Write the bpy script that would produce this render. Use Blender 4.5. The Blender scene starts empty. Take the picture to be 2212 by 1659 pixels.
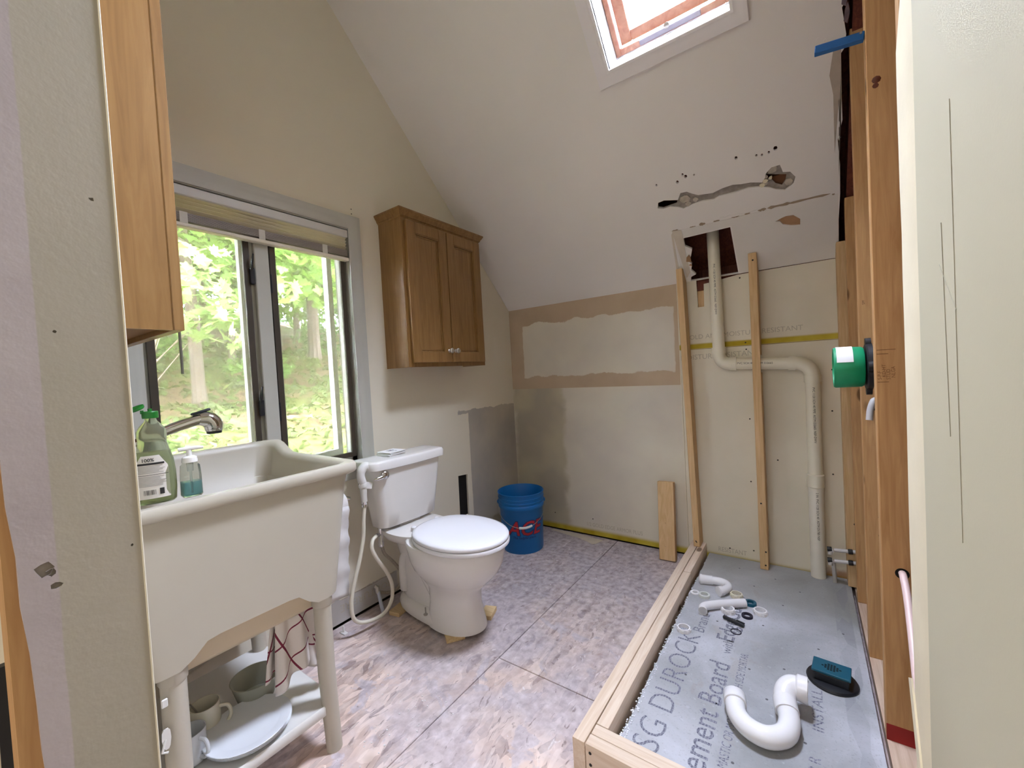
import bpy, bmesh, math, random
from mathutils import Vector, Matrix, Euler
from mathutils.geometry import delaunay_2d_cdt

random.seed(7)
SC = bpy.context.scene
COL = SC.collection
PI = math.pi

# ------------------------------------------------------------------ camera, sky, sun, lamps, exposure
cam_d = bpy.data.cameras.new('camera')
cam_d.sensor_width = 36.0
cam_d.lens = 888.0 / 2212 * 36.0
cam_d.clip_start = 0.02
cam = bpy.data.objects.new('camera', cam_d)
COL.objects.link(cam)
_yaw, _pit, _rol = 0.6215, -0.0272, -0.0553
_f = Vector((-math.sin(_yaw) * math.cos(_pit), math.cos(_yaw) * math.cos(_pit), math.sin(_pit)))
_r = Vector((math.cos(_yaw), math.sin(_yaw), 0))
_u = _r.cross(_f)
_r2 = _r * math.cos(_rol) + _u * math.sin(_rol)
_u2 = -_r * math.sin(_rol) + _u * math.cos(_rol)
m = Matrix((_r2, _u2, -_f)).transposed().to_4x4()
m.translation = Vector((1.7921, -0.2432, 1.13))
cam.matrix_world = m
SC.camera = cam

w = bpy.data.worlds.new('sky')
SC.world = w
w.use_nodes = True
_bg = w.node_tree.nodes['Background']
_bg.inputs[0].default_value = (0.74, 0.81, 1.0, 1)
_bg.inputs[1].default_value = 185.0

sun_d = bpy.data.lights.new('sun', 'SUN')
sun_d.energy = 22.0
sun_d.angle = 0.02
sun_d.color = (1.0, 0.92, 0.78)
sun = bpy.data.objects.new('sun', sun_d)
COL.objects.link(sun)
sun.rotation_euler = (-Vector((0.52, -0.60, 0.60))).to_track_quat('-Z', 'Y').to_euler()

def area(name, loc, target, sx, sy, energy, color, portal=False):
    d = bpy.data.lights.new(name, 'AREA')
    d.shape = 'RECTANGLE'
    d.size, d.size_y = sx, sy
    d.energy = energy
    d.color = color
    if portal:
        d.cycles.is_portal = True
    o = bpy.data.objects.new(name, d)
    COL.objects.link(o)
    o.location = loc
    o.rotation_euler = (Vector(target) - Vector(loc)).to_track_quat('-Z', 'Y').to_euler()
    return o

S45 = math.sqrt(0.5)
area('window_portal', (-0.09, 0.56, 1.31), (1, 0.56, 1.31), 1.1, 0.8, 1, (1, 1, 1), True)
area('skylight_portal', (1.382, 1.21 + .22 * S45, 2.651 + .22 * S45), (1.382, 1.21 - S45, 2.651 - S45), 0.5, 0.85, 1, (1, 1, 1), True)
# unseen fill light added in the hall behind the camera
area('hall_fill_light', (1.5, -1.7, 2.6), (1.5, -1.55, 0), 0.5, 0.5, 22, (1.0, 0.95, 0.90))

SC.view_settings.view_transform = 'Standard'
SC.view_settings.look = 'None'
SC.view_settings.gamma = 1
SC.view_settings.use_curve_mapping = False
SC.view_settings.exposure = 0.18
SC.cycles.max_bounces = 8
SC.cycles.diffuse_bounces = 5
SC.cycles.transparent_max_bounces = 10
SC.cycles.sample_clamp_indirect = 8.0

# ------------------------------------------------------------------ helpers
def lin(r, g, b):
    def c(v):
        v /= 255.0
        return v / 12.92 if v <= .04045 else ((v + .055) / 1.055) ** 2.4
    return (c(r), c(g), c(b), 1)

class G:
    """collects shapes for ONE mesh"""
    def __init__(s):
        s.v, s.f = [], []
    def add(s, vs, fs):
        n = len(s.v)
        s.v += [tuple(v) for v in vs]
        s.f += [tuple(i + n for i in f) for f in fs]
        return s
    def box(s, x0, x1, y0, y1, z0, z1):
        return s.add([(x0, y0, z0), (x1, y0, z0), (x1, y1, z0), (x0, y1, z0), (x0, y0, z1), (x1, y0, z1), (x1, y1, z1), (x0, y1, z1)],
                     [(0, 3, 2, 1), (4, 5, 6, 7), (0, 1, 5, 4), (1, 2, 6, 5), (2, 3, 7, 6), (3, 0, 4, 7)])
    def obox(s, c, ax, half):
        c = Vector(c); vs = []
        for dz in (-1, 1):
            for dx, dy in ((-1, -1), (1, -1), (1, 1), (-1, 1)):
                vs.append(c + Vector(ax[0]) * dx * half[0] + Vector(ax[1]) * dy * half[1] + Vector(ax[2]) * dz * half[2])
        return s.add(vs, [(0, 3, 2, 1), (4, 5, 6, 7), (0, 1, 5, 4), (1, 2, 6, 5), (2, 3, 7, 6), (3, 0, 4, 7)])
    def prism(s, pts, o, e1, e2, t):
        """polygon pts(u,v) on frame o,e1,e2 extruded by -n*t"""
        o, e1, e2 = Vector(o), Vector(e1), Vector(e2); n = e1.cross(e2)
        a = [o + e1 * u + e2 * v for u, v in pts]
        b = [p - n * t for p in a]; k = len(pts)
        return s.add(a + b, [tuple(range(k)), tuple(range(2 * k - 1, k - 1, -1))] + [(i, k + i, k + (i + 1) % k, (i + 1) % k) for i in range(k)])
    def loft(s, rings, caps=(True, True), closed=False):
        k = len(rings[0]); n0 = len(s.v); vs = []
        for r in rings: vs += list(r)
        fs = []
        m = len(rings)
        for i in range(m if closed else m - 1):
            j = (i + 1) % m
            for q in range(k):
                fs.append((i * k + q, i * k + (q + 1) % k, j * k + (q + 1) % k, j * k + q))
        if not closed:
            if caps[0]: fs.append(tuple(range(k - 1, -1, -1)))
            if caps[1]: fs.append(tuple(range((m - 1) * k, m * k)))
        return s.add(vs, fs)
    def tube(s, path, r, n=12, caps=(True, True)):
        path = [Vector(p) for p in path]
        if not isinstance(r, (list, tuple)): r = [r] * len(path)
        rings = []; up = None
        for i, p in enumerate(path):
            t = (path[min(i + 1, len(path) - 1)] - path[max(i - 1, 0)]).normalized()
            if up is None:
                a = Vector((0, 0, 1)) if abs(t.z) < .9 else Vector((1, 0, 0))
                up = (a - t * a.dot(t)).normalized()
            else:
                up = (up - t * up.dot(t))
                up = up.normalized() if up.length > 1e-6 else t.orthogonal().normalized()
            b = t.cross(up)
            rings.append([p + (up * math.cos(2 * PI * k / n) + b * math.sin(2 * PI * k / n)) * r[i] for k in range(n)])
        return s.loft(rings, caps)
    def lathe(s, prof, o=(0, 0, 0), ax=(0, 0, 1), n=24, caps=(True, True)):
        o, ax = Vector(o), Vector(ax).normalized()
        a = ax.orthogonal().normalized(); b = ax.cross(a)
        rings = [[o + ax * z + (a * math.cos(2 * PI * k / n) + b * math.sin(2 * PI * k / n)) * max(r, 1e-4) for k in range(n)] for r, z in prof]
        return s.loft(rings, caps)
    def ball(s, c, r, n=12, sq=(1, 1, 1)):
        c = Vector(c)
        rings = []
        for i in range(1, n // 2):
            th = PI * i / (n // 2)
            rings.append([c + Vector((math.sin(th) * math.cos(2 * PI * k / n) * sq[0], math.sin(th) * math.sin(2 * PI * k / n) * sq[1], -math.cos(th) * sq[2])) * r for k in range(n)])
        return s.loft(rings)

def smooth_path(pts, k=6):
    P = [Vector(p) for p in pts]; P = [P[0] * 2 - P[1]] + P + [P[-1] * 2 - P[-2]]
    out = []
    for i in range(1, len(P) - 2):
        for j in range(k):
            t = j / k
            a, b, c, d = P[i - 1], P[i], P[i + 1], P[i + 2]
            out.append(.5 * ((2 * b) + (c - a) * t + (2 * a - 5 * b + 4 * c - d) * t * t + (3 * b - a - 3 * c + d) * t ** 3))
    out.append(P[-2])
    return out

def obj(name, g, mat, parent=None, smooth=35, bevel=0, seg=1, label=None, kind=None, origin=None, uv=None, recalc=True):
    """link G as ONE mesh object; the coordinates in g are world (or parent-local when the parent is at the origin)"""
    if origin is None:
        if parent is not None:
            origin = WORIG.get(parent.name, Vector((0, 0, 0)))
        else:
            xs = [v[0] for v in g.v]; ys = [v[1] for v in g.v]; zs = [v[2] for v in g.v]
            origin = Vector(((min(xs) + max(xs)) / 2, (min(ys) + max(ys)) / 2, min(zs)))
    origin = Vector(origin)
    me = bpy.data.meshes.new(name)
    me.from_pydata([tuple(Vector(v) - origin) for v in g.v], [], g.f)
    if recalc or bevel:
        bm = bmesh.new(); bm.from_mesh(me)
        if recalc: bmesh.ops.recalc_face_normals(bm, faces=bm.faces[:])
        if bevel:
            es = [e for e in bm.edges if len(e.link_faces) == 2 and e.calc_face_angle(0) > math.radians(40)]
            bmesh.ops.bevel(bm, geom=es, offset=bevel, segments=seg, profile=.5, affect='EDGES', clamp_overlap=True)
        bm.to_mesh(me); bm.free()
    if smooth:
        me.shade_smooth()
        me.set_sharp_from_angle(angle=math.radians(smooth))
    me.materials.append(mat)
    o = bpy.data.objects.new(name, me)
    COL.objects.link(o)
    if parent is None:
        o.location = origin
        WORIG[o.name] = origin
    else:
        o.parent = parent
        WORIG[o.name] = origin
    if label: o['label'] = label
    if kind: o['kind'] = kind
    return o

WORIG = {}
def tag(o, label, cat, group=None):
    o['label'] = label; o['category'] = cat
    if group: o['group'] = group
    return o
def thing(name, label, cat, loc=(0, 0, 0), rotz=0, group=None):
    o = bpy.data.objects.new(name, None); COL.objects.link(o)
    o.location = loc; o.rotation_euler = (0, 0, rotz)
    o.empty_display_size = .05
    WORIG[o.name] = Vector(loc) if not rotz else Vector((0, 0, 0))
    return tag(o, label, cat, group)
def struct(name, g, mat, **k):
    o = obj(name, g, mat, **k); o['kind'] = 'structure'
    return o
def sroot(name, loc=(0, 0, 0)):
    o = bpy.data.objects.new(name, None); COL.objects.link(o); o.location = loc
    o.empty_display_size = .05
    WORIG[o.name] = Vector(loc); o['kind'] = 'structure'
    return o

def inside(p, poly):
    x, y = p; c = False; n = len(poly)
    for i in range(n):
        x0, y0 = poly[i]; x1, y1 = poly[(i + 1) % n]
        if (y0 > y) != (y1 > y) and x < (x1 - x0) * (y - y0) / (y1 - y0) + x0: c = not c
    return c
def plate(outer, holes, o, e1, e2, t, g=None):
    """flat plate with real holes; front face towards e1 x e2"""
    g = g or G()
    o, e1, e2 = Vector(o), Vector(e1), Vector(e2); n = e1.cross(e2)
    loops = [outer] + holes; pts = []; edges = []
    for lp in loops:
        k = len(pts); pts += [Vector(p) for p in lp]
        edges += [(k + i, k + (i + 1) % len(lp)) for i in range(len(lp))]
    vs, es, fs = delaunay_2d_cdt(pts, edges, [], 0, 1e-6, False)[:3]
    keep = []
    for f in fs:
        c = sum((vs[i] for i in f), Vector((0, 0))) / len(f)
        if inside(c, outer) and not any(inside(c, h) for h in holes): keep.append(tuple(f))
    front = [o + e1 * v[0] + e2 * v[1] for v in vs]
    g.add(front, keep)
    g.add([p - n * t for p in front], [tuple(reversed(f)) for f in keep])
    for lp in loops:
        k = len(lp)
        a = [o + e1 * p[0] + e2 * p[1] for p in lp]
        g.add(a + [p - n * t for p in a], [(i, k + i, k + (i + 1) % k, (i + 1) % k) for i in range(k)])
    return g
def weld(o, d=1e-5):
    bm = bmesh.new(); bm.from_mesh(o.data)
    bmesh.ops.remove_doubles(bm, verts=bm.verts[:], dist=d)
    bmesh.ops.recalc_face_normals(bm, faces=bm.faces[:])
    bm.to_mesh(o.data); bm.free()

def rrect(cx, cy, hx, hy, r, z, k=6):
    pts = []
    for sx, sy, a0 in ((1, 1, 0), (-1, 1, 90), (-1, -1, 180), (1, -1, 270)):
        for i in range(k + 1):
            a = math.radians(a0 + 90 * i / k)
            pts.append(Vector((cx + sx * (hx - r) + r * math.cos(a), cy + sy * (hy - r) + r * math.sin(a), z)))
    return pts

def text(name, s, size, o, e1, e2, mat, parent, align='LEFT', shear=0.0, bold=0.0, fn=None, sx=1.0, sub=0):
    cu = bpy.data.curves.new('lettering', 'FONT')
    cu.body = s; cu.size = size; cu.align_x = align; cu.shear = shear; cu.offset = bold; cu.resolution_u = 3
    t = bpy.data.objects.new('lettering_source', cu); COL.objects.link(t)
    bpy.context.view_layer.update()
    me = t.evaluated_get(bpy.context.evaluated_depsgraph_get()).to_mesh()
    if sub:
        bm = bmesh.new(); bm.from_mesh(me)
        bmesh.ops.triangulate(bm, faces=bm.faces[:])
        for _ in range(sub):
            le = [e for e in bm.edges if e.calc_length() > size * .22]
            if le: bmesh.ops.subdivide_edges(bm, edges=le, cuts=1)
            bmesh.ops.triangulate(bm, faces=bm.faces[:])
        bm.to_mesh(me); bm.free()
    o, e1, e2 = Vector(o), Vector(e1), Vector(e2)
    if fn is None: fn = lambda u, v: o + e1 * u + e2 * v
    g = G(); g.add([fn(v.co.x * sx, v.co.y) for v in me.vertices], [tuple(p.vertices) for p in me.polygons])
    bpy.data.objects.remove(t); bpy.data.curves.remove(cu)
    return obj(name, g, mat, parent, smooth=0, recalc=False)

# ------------------------------------------------------------------ materials
class N:
    def __init__(s, name):
        s.m = bpy.data.materials.new(name); s.m.use_nodes = True
        s.t = s.m.node_tree; s.b = s.t.nodes['Principled BSDF']; s.out = s.t.nodes['Material Output']
    def n(s, t, **k):
        x = s.t.nodes.new(t)
        for a, v in k.items(): setattr(x, a, v)
        return x
    def l(s, a, b): s.t.links.new(a, b)
    def coord(s, world=False, scale=(1, 1, 1), rand=False):
        if world: src = s.n('ShaderNodeNewGeometry').outputs['Position']
        else: src = s.n('ShaderNodeTexCoord').outputs['Object']
        mp = s.n('ShaderNodeMapping'); mp.inputs['Scale'].default_value = scale
        s.l(src, mp.inputs['Vector'])
        if rand:
            oi = s.n('ShaderNodeObjectInfo'); cm = s.n('ShaderNodeCombineXYZ')
            mu = s.n('ShaderNodeMath', operation='MULTIPLY'); mu.inputs[1].default_value = 37.0
            s.l(oi.outputs['Random'], mu.inputs[0])
            for i in range(3): s.l(mu.outputs[0], cm.inputs[i])
            s.l(cm.outputs[0], mp.inputs['Location'])
        return mp.outputs[0]
    def noise(s, co, sc=5, det=4, dist=0.0, rough=.55):
        x = s.n('ShaderNodeTexNoise'); s.l(co, x.inputs['Vector'])
        x.inputs['Scale'].default_value = sc; x.inputs['Detail'].default_value = det
        x.inputs['Distortion'].default_value = dist; x.inputs['Roughness'].default_value = rough
        return x.outputs['Fac']
    def voro(s, co, sc=5, out='Distance', feat='F1', rnd=1.0):
        x = s.n('ShaderNodeTexVoronoi', feature=feat); s.l(co, x.inputs['Vector'])
        x.inputs['Scale'].default_value = sc; x.inputs['Randomness'].default_value = rnd
        return x.outputs[out]
    def ramp(s, fac, stops, interp='LINEAR'):
        x = s.n('ShaderNodeValToRGB'); s.l(fac, x.inputs['Fac']); cr = x.color_ramp; cr.interpolation = interp
        while len(cr.elements) < len(stops): cr.elements.new(.5)
        for e, (p, c) in zip(cr.elements, stops):
            e.position = p; e.color = c if len(c) == 4 else (*c, 1)
        return x.outputs['Color']
    def mix(s, fac, a, b, mode='MIX'):
        x = s.n('ShaderNodeMix', data_type='RGBA', blend_type=mode)
        for v, sk in ((fac, x.inputs[0]), (a, x.inputs[6]), (b, x.inputs[7])):
            if isinstance(v, (int, float)): sk.default_value = v
            elif isinstance(v, tuple): sk.default_value = v
            else: s.l(v, sk)
        return x.outputs[2]
    def math(s, op, a, b=0.0, clamp=False):
        x = s.n('ShaderNodeMath', operation=op, use_clamp=clamp)
        for v, sk in ((a, x.inputs[0]), (b, x.inputs[1])):
            if isinstance(v, (int, float)): sk.default_value = v
            else: s.l(v, sk)
        return x.outputs[0]
    def band(s, val, lo, hi, soft=.003):
        """1 where lo < val < hi"""
        def st(v, e, d):
            x = s.n('ShaderNodeMapRange', interpolation_type='SMOOTHSTEP'); s.l(v, x.inputs[0])
            x.inputs[1].default_value = e - soft; x.inputs[2].default_value = e + soft
            x.inputs[3].default_value = 0 if d > 0 else 1; x.inputs[4].default_value = 1 if d > 0 else 0
            return x.outputs[0]
        return s.math('MULTIPLY', st(val, lo, 1), st(val, hi, -1))
    def xyz(s, co):
        x = s.n('ShaderNodeSeparateXYZ'); s.l(co, x.inputs[0]); return x.outputs
    def bump(s, h, strength=.3, dist=.002):
        x = s.n('ShaderNodeBump'); s.l(h, x.inputs['Height']); x.inputs['Strength'].default_value = strength
        x.inputs['Distance'].default_value = dist; s.l(x.outputs[0], s.b.inputs['Normal'])
    def base(s, c):
        if isinstance(c, tuple): s.b.inputs['Base Color'].default_value = c
        else: s.l(c, s.b.inputs['Base Color'])
    def set(s, **k):
        for a, v in k.items(): s.b.inputs[a.replace('_', ' ')].default_value = v
        return s

def plain(name, c, rough=.5, var=.06, sc=12, bump=0, bsc=90, metal=0, spec=.5, coat=0, sss=0, world=False):
    q = N(name); co = q.coord(world)
    nz = q.noise(co, sc, 3)
    q.base(q.ramp(nz, [(.3, tuple(max(0, v * (1 - var)) for v in c[:3])), (.7, tuple(min(1, v * (1 + var)) for v in c[:3]))]))
    q.set(Roughness=rough, Metallic=metal, Specular_IOR_Level=spec, Coat_Weight=coat)
    if bump: q.bump(q.noise(co, bsc, 2), bump, .001)
    return q.m

def lumber(name, axis, light, dark, knots=True, rough=.65):
    q = N(name)
    st = [9, 9, 9]; st[axis] = .55
    co = q.coord(False, tuple(st), True)
    grain = q.noise(co, 7, 5, 1.2)
    c = q.ramp(grain, [(.28, dark), (.5, tuple(.5 * (a + b) for a, b in zip(light[:3], dark[:3]))), (.72, light)])
    big = q.noise(q.coord(False, (1, 1, 1), True), 4, 2)
    c = q.mix(q.math('MULTIPLY', big, .35), c, tuple(v * .82 for v in light[:3]) + (1,))
    if knots:
        ks = [7, 7, 7]; ks[axis] = 3.2
        d = q.voro(q.coord(False, tuple(ks), True), 1.0)
        c = q.mix(q.ramp(d, [(.0, (.85, .85, .85)), (.075, (.8, .8, .8)), (.115, (0, 0, 0))]), c, (.10, .045, .018, 1))
    q.base(c); q.set(Roughness=rough, Specular_IOR_Level=.25)
    q.bump(grain, .25, .001)
    return q.m

SPL, SPD = lin(226, 196, 150), lin(190, 150, 102)
PINE = [lumber('fresh_spruce_' + 'xyz'[a], a, lin(230, 214, 197), lin(210, 185, 160)) for a in range(3)]
STUD = lumber('aged_stud_pine', 2, lin(212, 170, 120), lin(180, 134, 88))
STUD2 = lumber('furring_pine', 2, lin(222, 190, 146), lin(196, 158, 110))
DARKWOOD = lumber('old_rafter_wood', 2, lin(124, 68, 50), lin(74, 38, 30), False)
SHIM = lumber('shim_wood', 0, lin(228, 204, 160), lin(200, 168, 120), False)

q = N('cream_wall_paint'); co = q.coord(True)
n1 = q.noise(co, 1.6, 3); n2 = q.noise(co, 220, 2)
c = q.ramp(n1, [(.3, lin(222, 215, 197)), (.7, lin(228, 221, 204))])
yy, zz = q.xyz(co)[1], q.xyz(co)[2]
wob = q.math('MULTIPLY', q.math('SUBTRACT', q.noise(co, 14, 4), .5), .05)
zw = q.math('ADD', zz, wob)
# grey primed repair by the back corner, bare paper strip at the floor
pm = q.math('MULTIPLY', q.band(q.math('ADD', yy, q.math('MULTIPLY', wob, .25)), 1.752, 3, .002), q.band(zw, -1, .905, .003))
pm = q.math('MAXIMUM', pm, q.math('MULTIPLY', q.band(yy, 1.655, 1.76, .004), q.band(zw, .888, .905, .003)))
c = q.mix(pm, c, q.ramp(q.noise(co, 3.0, 3), [(.35, lin(170, 165, 158)), (.65, lin(190, 182, 166))]))
slope_z = q.math('SUBTRACT', zw, q.math('MULTIPLY', q.math('SUBTRACT', yy, .78), .0))
bm_ = q.math('MULTIPLY', q.band(yy, .70, 1.12, .01), q.band(slope_z, -1, .118, .002))
c = q.mix(bm_, c, lin(188, 184, 180))
q.base(c); q.set(Roughness=.75, Specular_IOR_Level=.25); q.bump(n2, .12, .0008)
WALL = q.m

q = N('back_wall_paper'); co = q.coord(True)
X, Y, Z = q.xyz(co)[0], q.xyz(co)[1], q.xyz(co)[2]
wob = q.math('MULTIPLY', q.math('SUBTRACT', q.noise(co, 9, 5, .4), .5), .10)
wob2 = q.math('MULTIPLY', q.math('SUBTRACT', q.noise(co, 3, 5, .4), .5), .08)
tan_ = q.ramp(q.noise(co, 5, 3), [(.3, lin(182, 162, 138)), (.7, lin(192, 172, 148))])
prim = q.ramp(q.noise(co, 2.2, 3), [(.35, lin(208, 201, 190)), (.65, lin(220, 214, 198))])
paper = q.ramp(q.noise(co, 2.6, 4), [(.35, lin(218, 211, 192)), (.65, lin(226, 219, 202))])
patch = q.math('MULTIPLY', q.band(q.math('ADD', X, q.math('MULTIPLY', wob, .3)), .115, 1.175, .004), q.band(q.math('ADD', q.math('ADD', Z, q.math('MULTIPLY', wob, .6)), wob2), 1.095, 1.468, .004))
up = q.mix(patch, tan_, prim)
low = q.mix(q.band(q.math('ADD', X, wob), .0, .42, .03), prim, q.ramp(q.noise(co, 3, 2), [(.4, lin(176, 168, 152)), (.6, lin(192, 184, 160))]))
left = q.mix(q.band(Z, 1.006, 3, .002), low, up)
c = q.mix(q.band(X, 1.198, 9, .002), left, paper)
# yellow factory edge of the moisture board at floor and at the sheet joint
ye = q.math('MULTIPLY', q.band(Z, -1, .047, .014), q.band(X, .10, 9, .05))
ye = q.math('MAXIMUM', ye, q.math('MULTIPLY', q.band(Z, 1.2055, 1.236, .006), q.band(X, 1.2, 9, .002)))
c = q.mix(ye, c, q.ramp(q.noise(co, 6, 3), [(.35, lin(168, 146, 38)), (.65, lin(196, 178, 72))]))
rust = q.math('MULTIPLY', q.band(X, 1.84, 2.2, .02), q.band(q.math('ADD', Z, wob), -1, .07, .02))
c = q.mix(q.math('MULTIPLY', rust, .75), c, lin(150, 92, 22))
q.base(c); q.set(Roughness=.85, Specular_IOR_Level=.2); q.bump(q.noise(co, 160, 2), .12, .0008)
BACKWALL = q.m

q = N('white_ceiling_paint'); co = q.coord(True)
q.base(q.ramp(q.noise(co, 1.5, 3), [(.3, lin(232, 228, 224)), (.7, lin(238, 234, 230))]))
peel = q.math('MULTIPLY', q.band(q.xyz(co)[0], 1.82, 1.95, .06), q.noise(co, 28, 5))
q.set(Roughness=.8, Specular_IOR_Level=.2); q.bump(q.math('ADD', q.math('MULTIPLY', q.noise(co, 180, 2), .25), q.math('MULTIPLY', peel, 3.0)), .25, .0015)
CEIL = q.m
PATCHW = plain('patch_panel_paint', lin(226, 222, 216), .8, .03, 4)

q = N('green_white_wall_paint'); co = q.coord(True)
c = q.ramp(q.noise(co, 1.3, 3), [(.3, lin(190, 184, 158)), (.7, lin(196, 190, 166))])
q.base(c); q.set(Roughness=.7, Specular_IOR_Level=.25)
q.bump(q.noise(co, 260, 2), .12, .0007)
RIGHTW = q.m

q = N('jamb_paint'); co = q.coord(True)
yy = q.xyz(co)[1]
wob = q.math('MULTIPLY', q.math('SUBTRACT', q.noise(co, 10, 4), .5), .004)
c = q.mix(q.band(q.math('ADD', yy, wob), -1, -.180, .0008), q.ramp(q.noise(co, 4, 3), [(.3, lin(172, 166, 152)), (.7, lin(180, 173, 160))]),
          q.ramp(q.noise(co, 9, 4), [(.3, lin(176, 166, 168)), (.7, lin(190, 181, 182))]))
q.base(c); q.set(Roughness=.75, Specular_IOR_Level=.25)
q.bump(q.math('ADD', q.noise(co, 120, 2), q.math('MULTIPLY', q.noise(co, 18, 3), .6)), .25, .001)
JAMB = q.m

q = N('strand_board'); co = q.coord(True)
wc = q.n('ShaderNodeTexNoise'); q.l(co, wc.inputs['Vector']); wc.inputs['Scale'].default_value = 6; wc.inputs['Detail'].default_value = 3
ad = q.n('ShaderNodeMixRGB'); ad.blend_type = 'LINEAR_LIGHT'; ad.inputs[0].default_value = .035
q.l(co, ad.inputs[1]); q.l(wc.outputs['Color'], ad.inputs[2])
mp = q.n('ShaderNodeMapping'); mp.inputs['Rotation'].default_value = (0, 0, .5); mp.inputs['Scale'].default_value = (1, .32, 1)
q.l(ad.outputs[0], mp.inputs['Vector'])
mp2 = q.n('ShaderNodeMapping'); mp2.inputs['Rotation'].default_value = (0, 0, 1.5); mp2.inputs['Scale'].default_value = (1, .28, 1)
q.l(ad.outputs[0], mp2.inputs['Vector'])
vcol = q.xyz(q.voro(mp.outputs[0], 46, 'Color'))[0]
vcol2 = q.xyz(q.voro(mp2.outputs[0], 38, 'Color'))[1]
fl = q.ramp(vcol, [(.05, lin(150, 124, 112)), (.2, lin(198, 170, 154)), (.55, lin(226, 200, 184)), (.9, lin(246, 226, 212))])
fl2 = q.ramp(vcol2, [(.08, lin(152, 134, 130)), (.3, lin(210, 188, 178)), (.8, lin(234, 214, 204))])
c = q.mix(q.noise(co, 20, 3), fl, fl2)
glue = q.ramp(q.noise(co, 2.6, 5, .5), [(.40, (0, 0, 0)), (.56, (1, 1, 1))])
glue2 = q.ramp(q.noise(co, 7.5, 4, .8), [(.56, (0, 0, 0)), (.62, (.9, .9, .9))])
gcol = q.ramp(q.noise(co, 30, 4), [(.3, lin(160, 152, 160)), (.55, lin(200, 192, 200)), (.75, lin(228, 222, 230))])
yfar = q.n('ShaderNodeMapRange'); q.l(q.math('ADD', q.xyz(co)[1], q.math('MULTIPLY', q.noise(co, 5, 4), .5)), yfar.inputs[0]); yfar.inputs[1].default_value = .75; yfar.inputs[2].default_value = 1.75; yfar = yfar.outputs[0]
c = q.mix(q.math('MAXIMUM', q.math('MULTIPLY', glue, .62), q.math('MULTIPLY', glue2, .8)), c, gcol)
c = q.mix(q.math('MULTIPLY', yfar, .72), c, q.ramp(q.noise(co, 34, 5), [(.28, lin(100, 93, 94)), (.45, lin(142, 135, 139)), (.7, lin(182, 174, 180))]))  # greyer and darker towards the back: light falloff and dirt painted into the colour
dark = q.ramp(q.noise(mp.outputs[0], 38, 7, 1.2, .65), [(.60, (0, 0, 0)), (.68, (.7, .7, .7))])
c = q.mix(dark, c, lin(112, 96, 92))
stain = q.ramp(q.noise(co, 3.2, 3), [(.66, (0, 0, 0)), (.74, (.5, .5, .5))])
c = q.mix(stain, c, lin(140, 116, 100))
wf = q.ramp(q.noise(mp2.outputs[0], 46, 6, 1.5, .65), [(.63, (0, 0, 0)), (.70, (.85, .85, .85))])
c = q.mix(wf, c, lin(222, 216, 216))
q.base(c); q.set(Roughness=.72, Specular_IOR_Level=.35); q.bump(vcol, .18, .001)
OSB = q.m

q = N('cement_board'); co = q.coord(True)
X, Y = q.xyz(co)[0], q.xyz(co)[1]
c = q.ramp(q.noise(co, 2.4, 5, .4), [(.32, lin(148, 150, 152)), (.5, lin(178, 180, 186)), (.68, lin(206, 208, 218))])
sp = q.ramp(q.noise(co, 150, 3), [(.58, (0, 0, 0)), (.70, (.34, .34, .34))])
c = q.mix(sp, c, lin(126, 128, 132))
c = q.mix(q.ramp(q.noise(co, 60, 4), [(.64, (0, 0, 0)), (.74, (.3, .3, .3))]), c, lin(214, 216, 226))
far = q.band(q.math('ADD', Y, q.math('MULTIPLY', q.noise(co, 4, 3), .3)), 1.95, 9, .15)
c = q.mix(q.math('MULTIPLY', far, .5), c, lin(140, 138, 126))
tp = q.math('MULTIPLY', q.band(X, 1.862, 1.915, .002), q.ramp(q.voro(q.coord(True, (24, 6, 1)), 1.0, 'Color'), [(.4, (.1, .1, .1)), (.6, (.6, .6, .6))]))
c = q.mix(q.math('MULTIPLY', tp, .7), c, lin(128, 130, 138))
st = q.math('MULTIPLY', q.ramp(q.noise(co, 9, 4, .8), [(.60, (0, 0, 0)), (.66, (.5, .5, .5))]), q.band(X, 1.40, 1.62, .1))
c = q.mix(q.math('MULTIPLY', st, .4), c, lin(150, 132, 112))
q.base(c); q.set(Roughness=.8, Specular_IOR_Level=.3)
q.bump(q.noise(co, 90, 4), .35, .0012)
CEMENT = q.m

q = N('maple_cabinet'); co = q.coord(False, (10, 10, .8), True)
g_ = q.noise(co, 5, 5, 1.0)
q.base(q.ramp(g_, [(.3, lin(122, 88, 48)), (.5, lin(134, 99, 56)), (.7, lin(144, 109, 65))]))
q.set(Roughness=.38, Specular_IOR_Level=.5); q.bump(g_, .05, .0005)
MAPLE = q.m
MAPLEIN = plain('cabinet_underside', lin(120, 74, 22), .6, .1, 5)

WHITETRIM = plain('white_trim_paint', lin(184, 183, 174), .45, .03, 6)
SKYTRIM = plain('skylight_casing_paint', lin(236, 232, 234), .45, .02, 6)
WHITEPL = plain('white_plastic', lin(226, 224, 220), .38, .02, 5)
SINKPL = plain('sink_plastic', lin(186, 179, 164), .42, .02, 5)
PVCW = plain('bright_pvc', lin(240, 240, 244), .22, .01, 5)
PVCC = plain('cream_pvc', lin(232, 226, 206), .3, .03, 6)
CHINA = plain('bone_china', lin(232, 229, 226), .12, .02, 4, spec=.6)
SEATW = plain('seat_white', lin(238, 238, 244), .18, .01, 4)
CERAM = plain('white_glaze', lin(226, 230, 236), .15, .02, 4)
BOWLG = plain('grey_green_plastic', lin(172, 174, 160), .4, .04, 5)
MUGG = plain('mug_glaze', lin(226, 222, 206), .2, .02, 5)
CHROME = plain('chrome', (.75, .75, .76, 1), .12, .02, 4, metal=1)
DULLM = plain('brushed_metal', (.48, .46, .42, 1), .35, .08, 20, metal=1)
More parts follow.
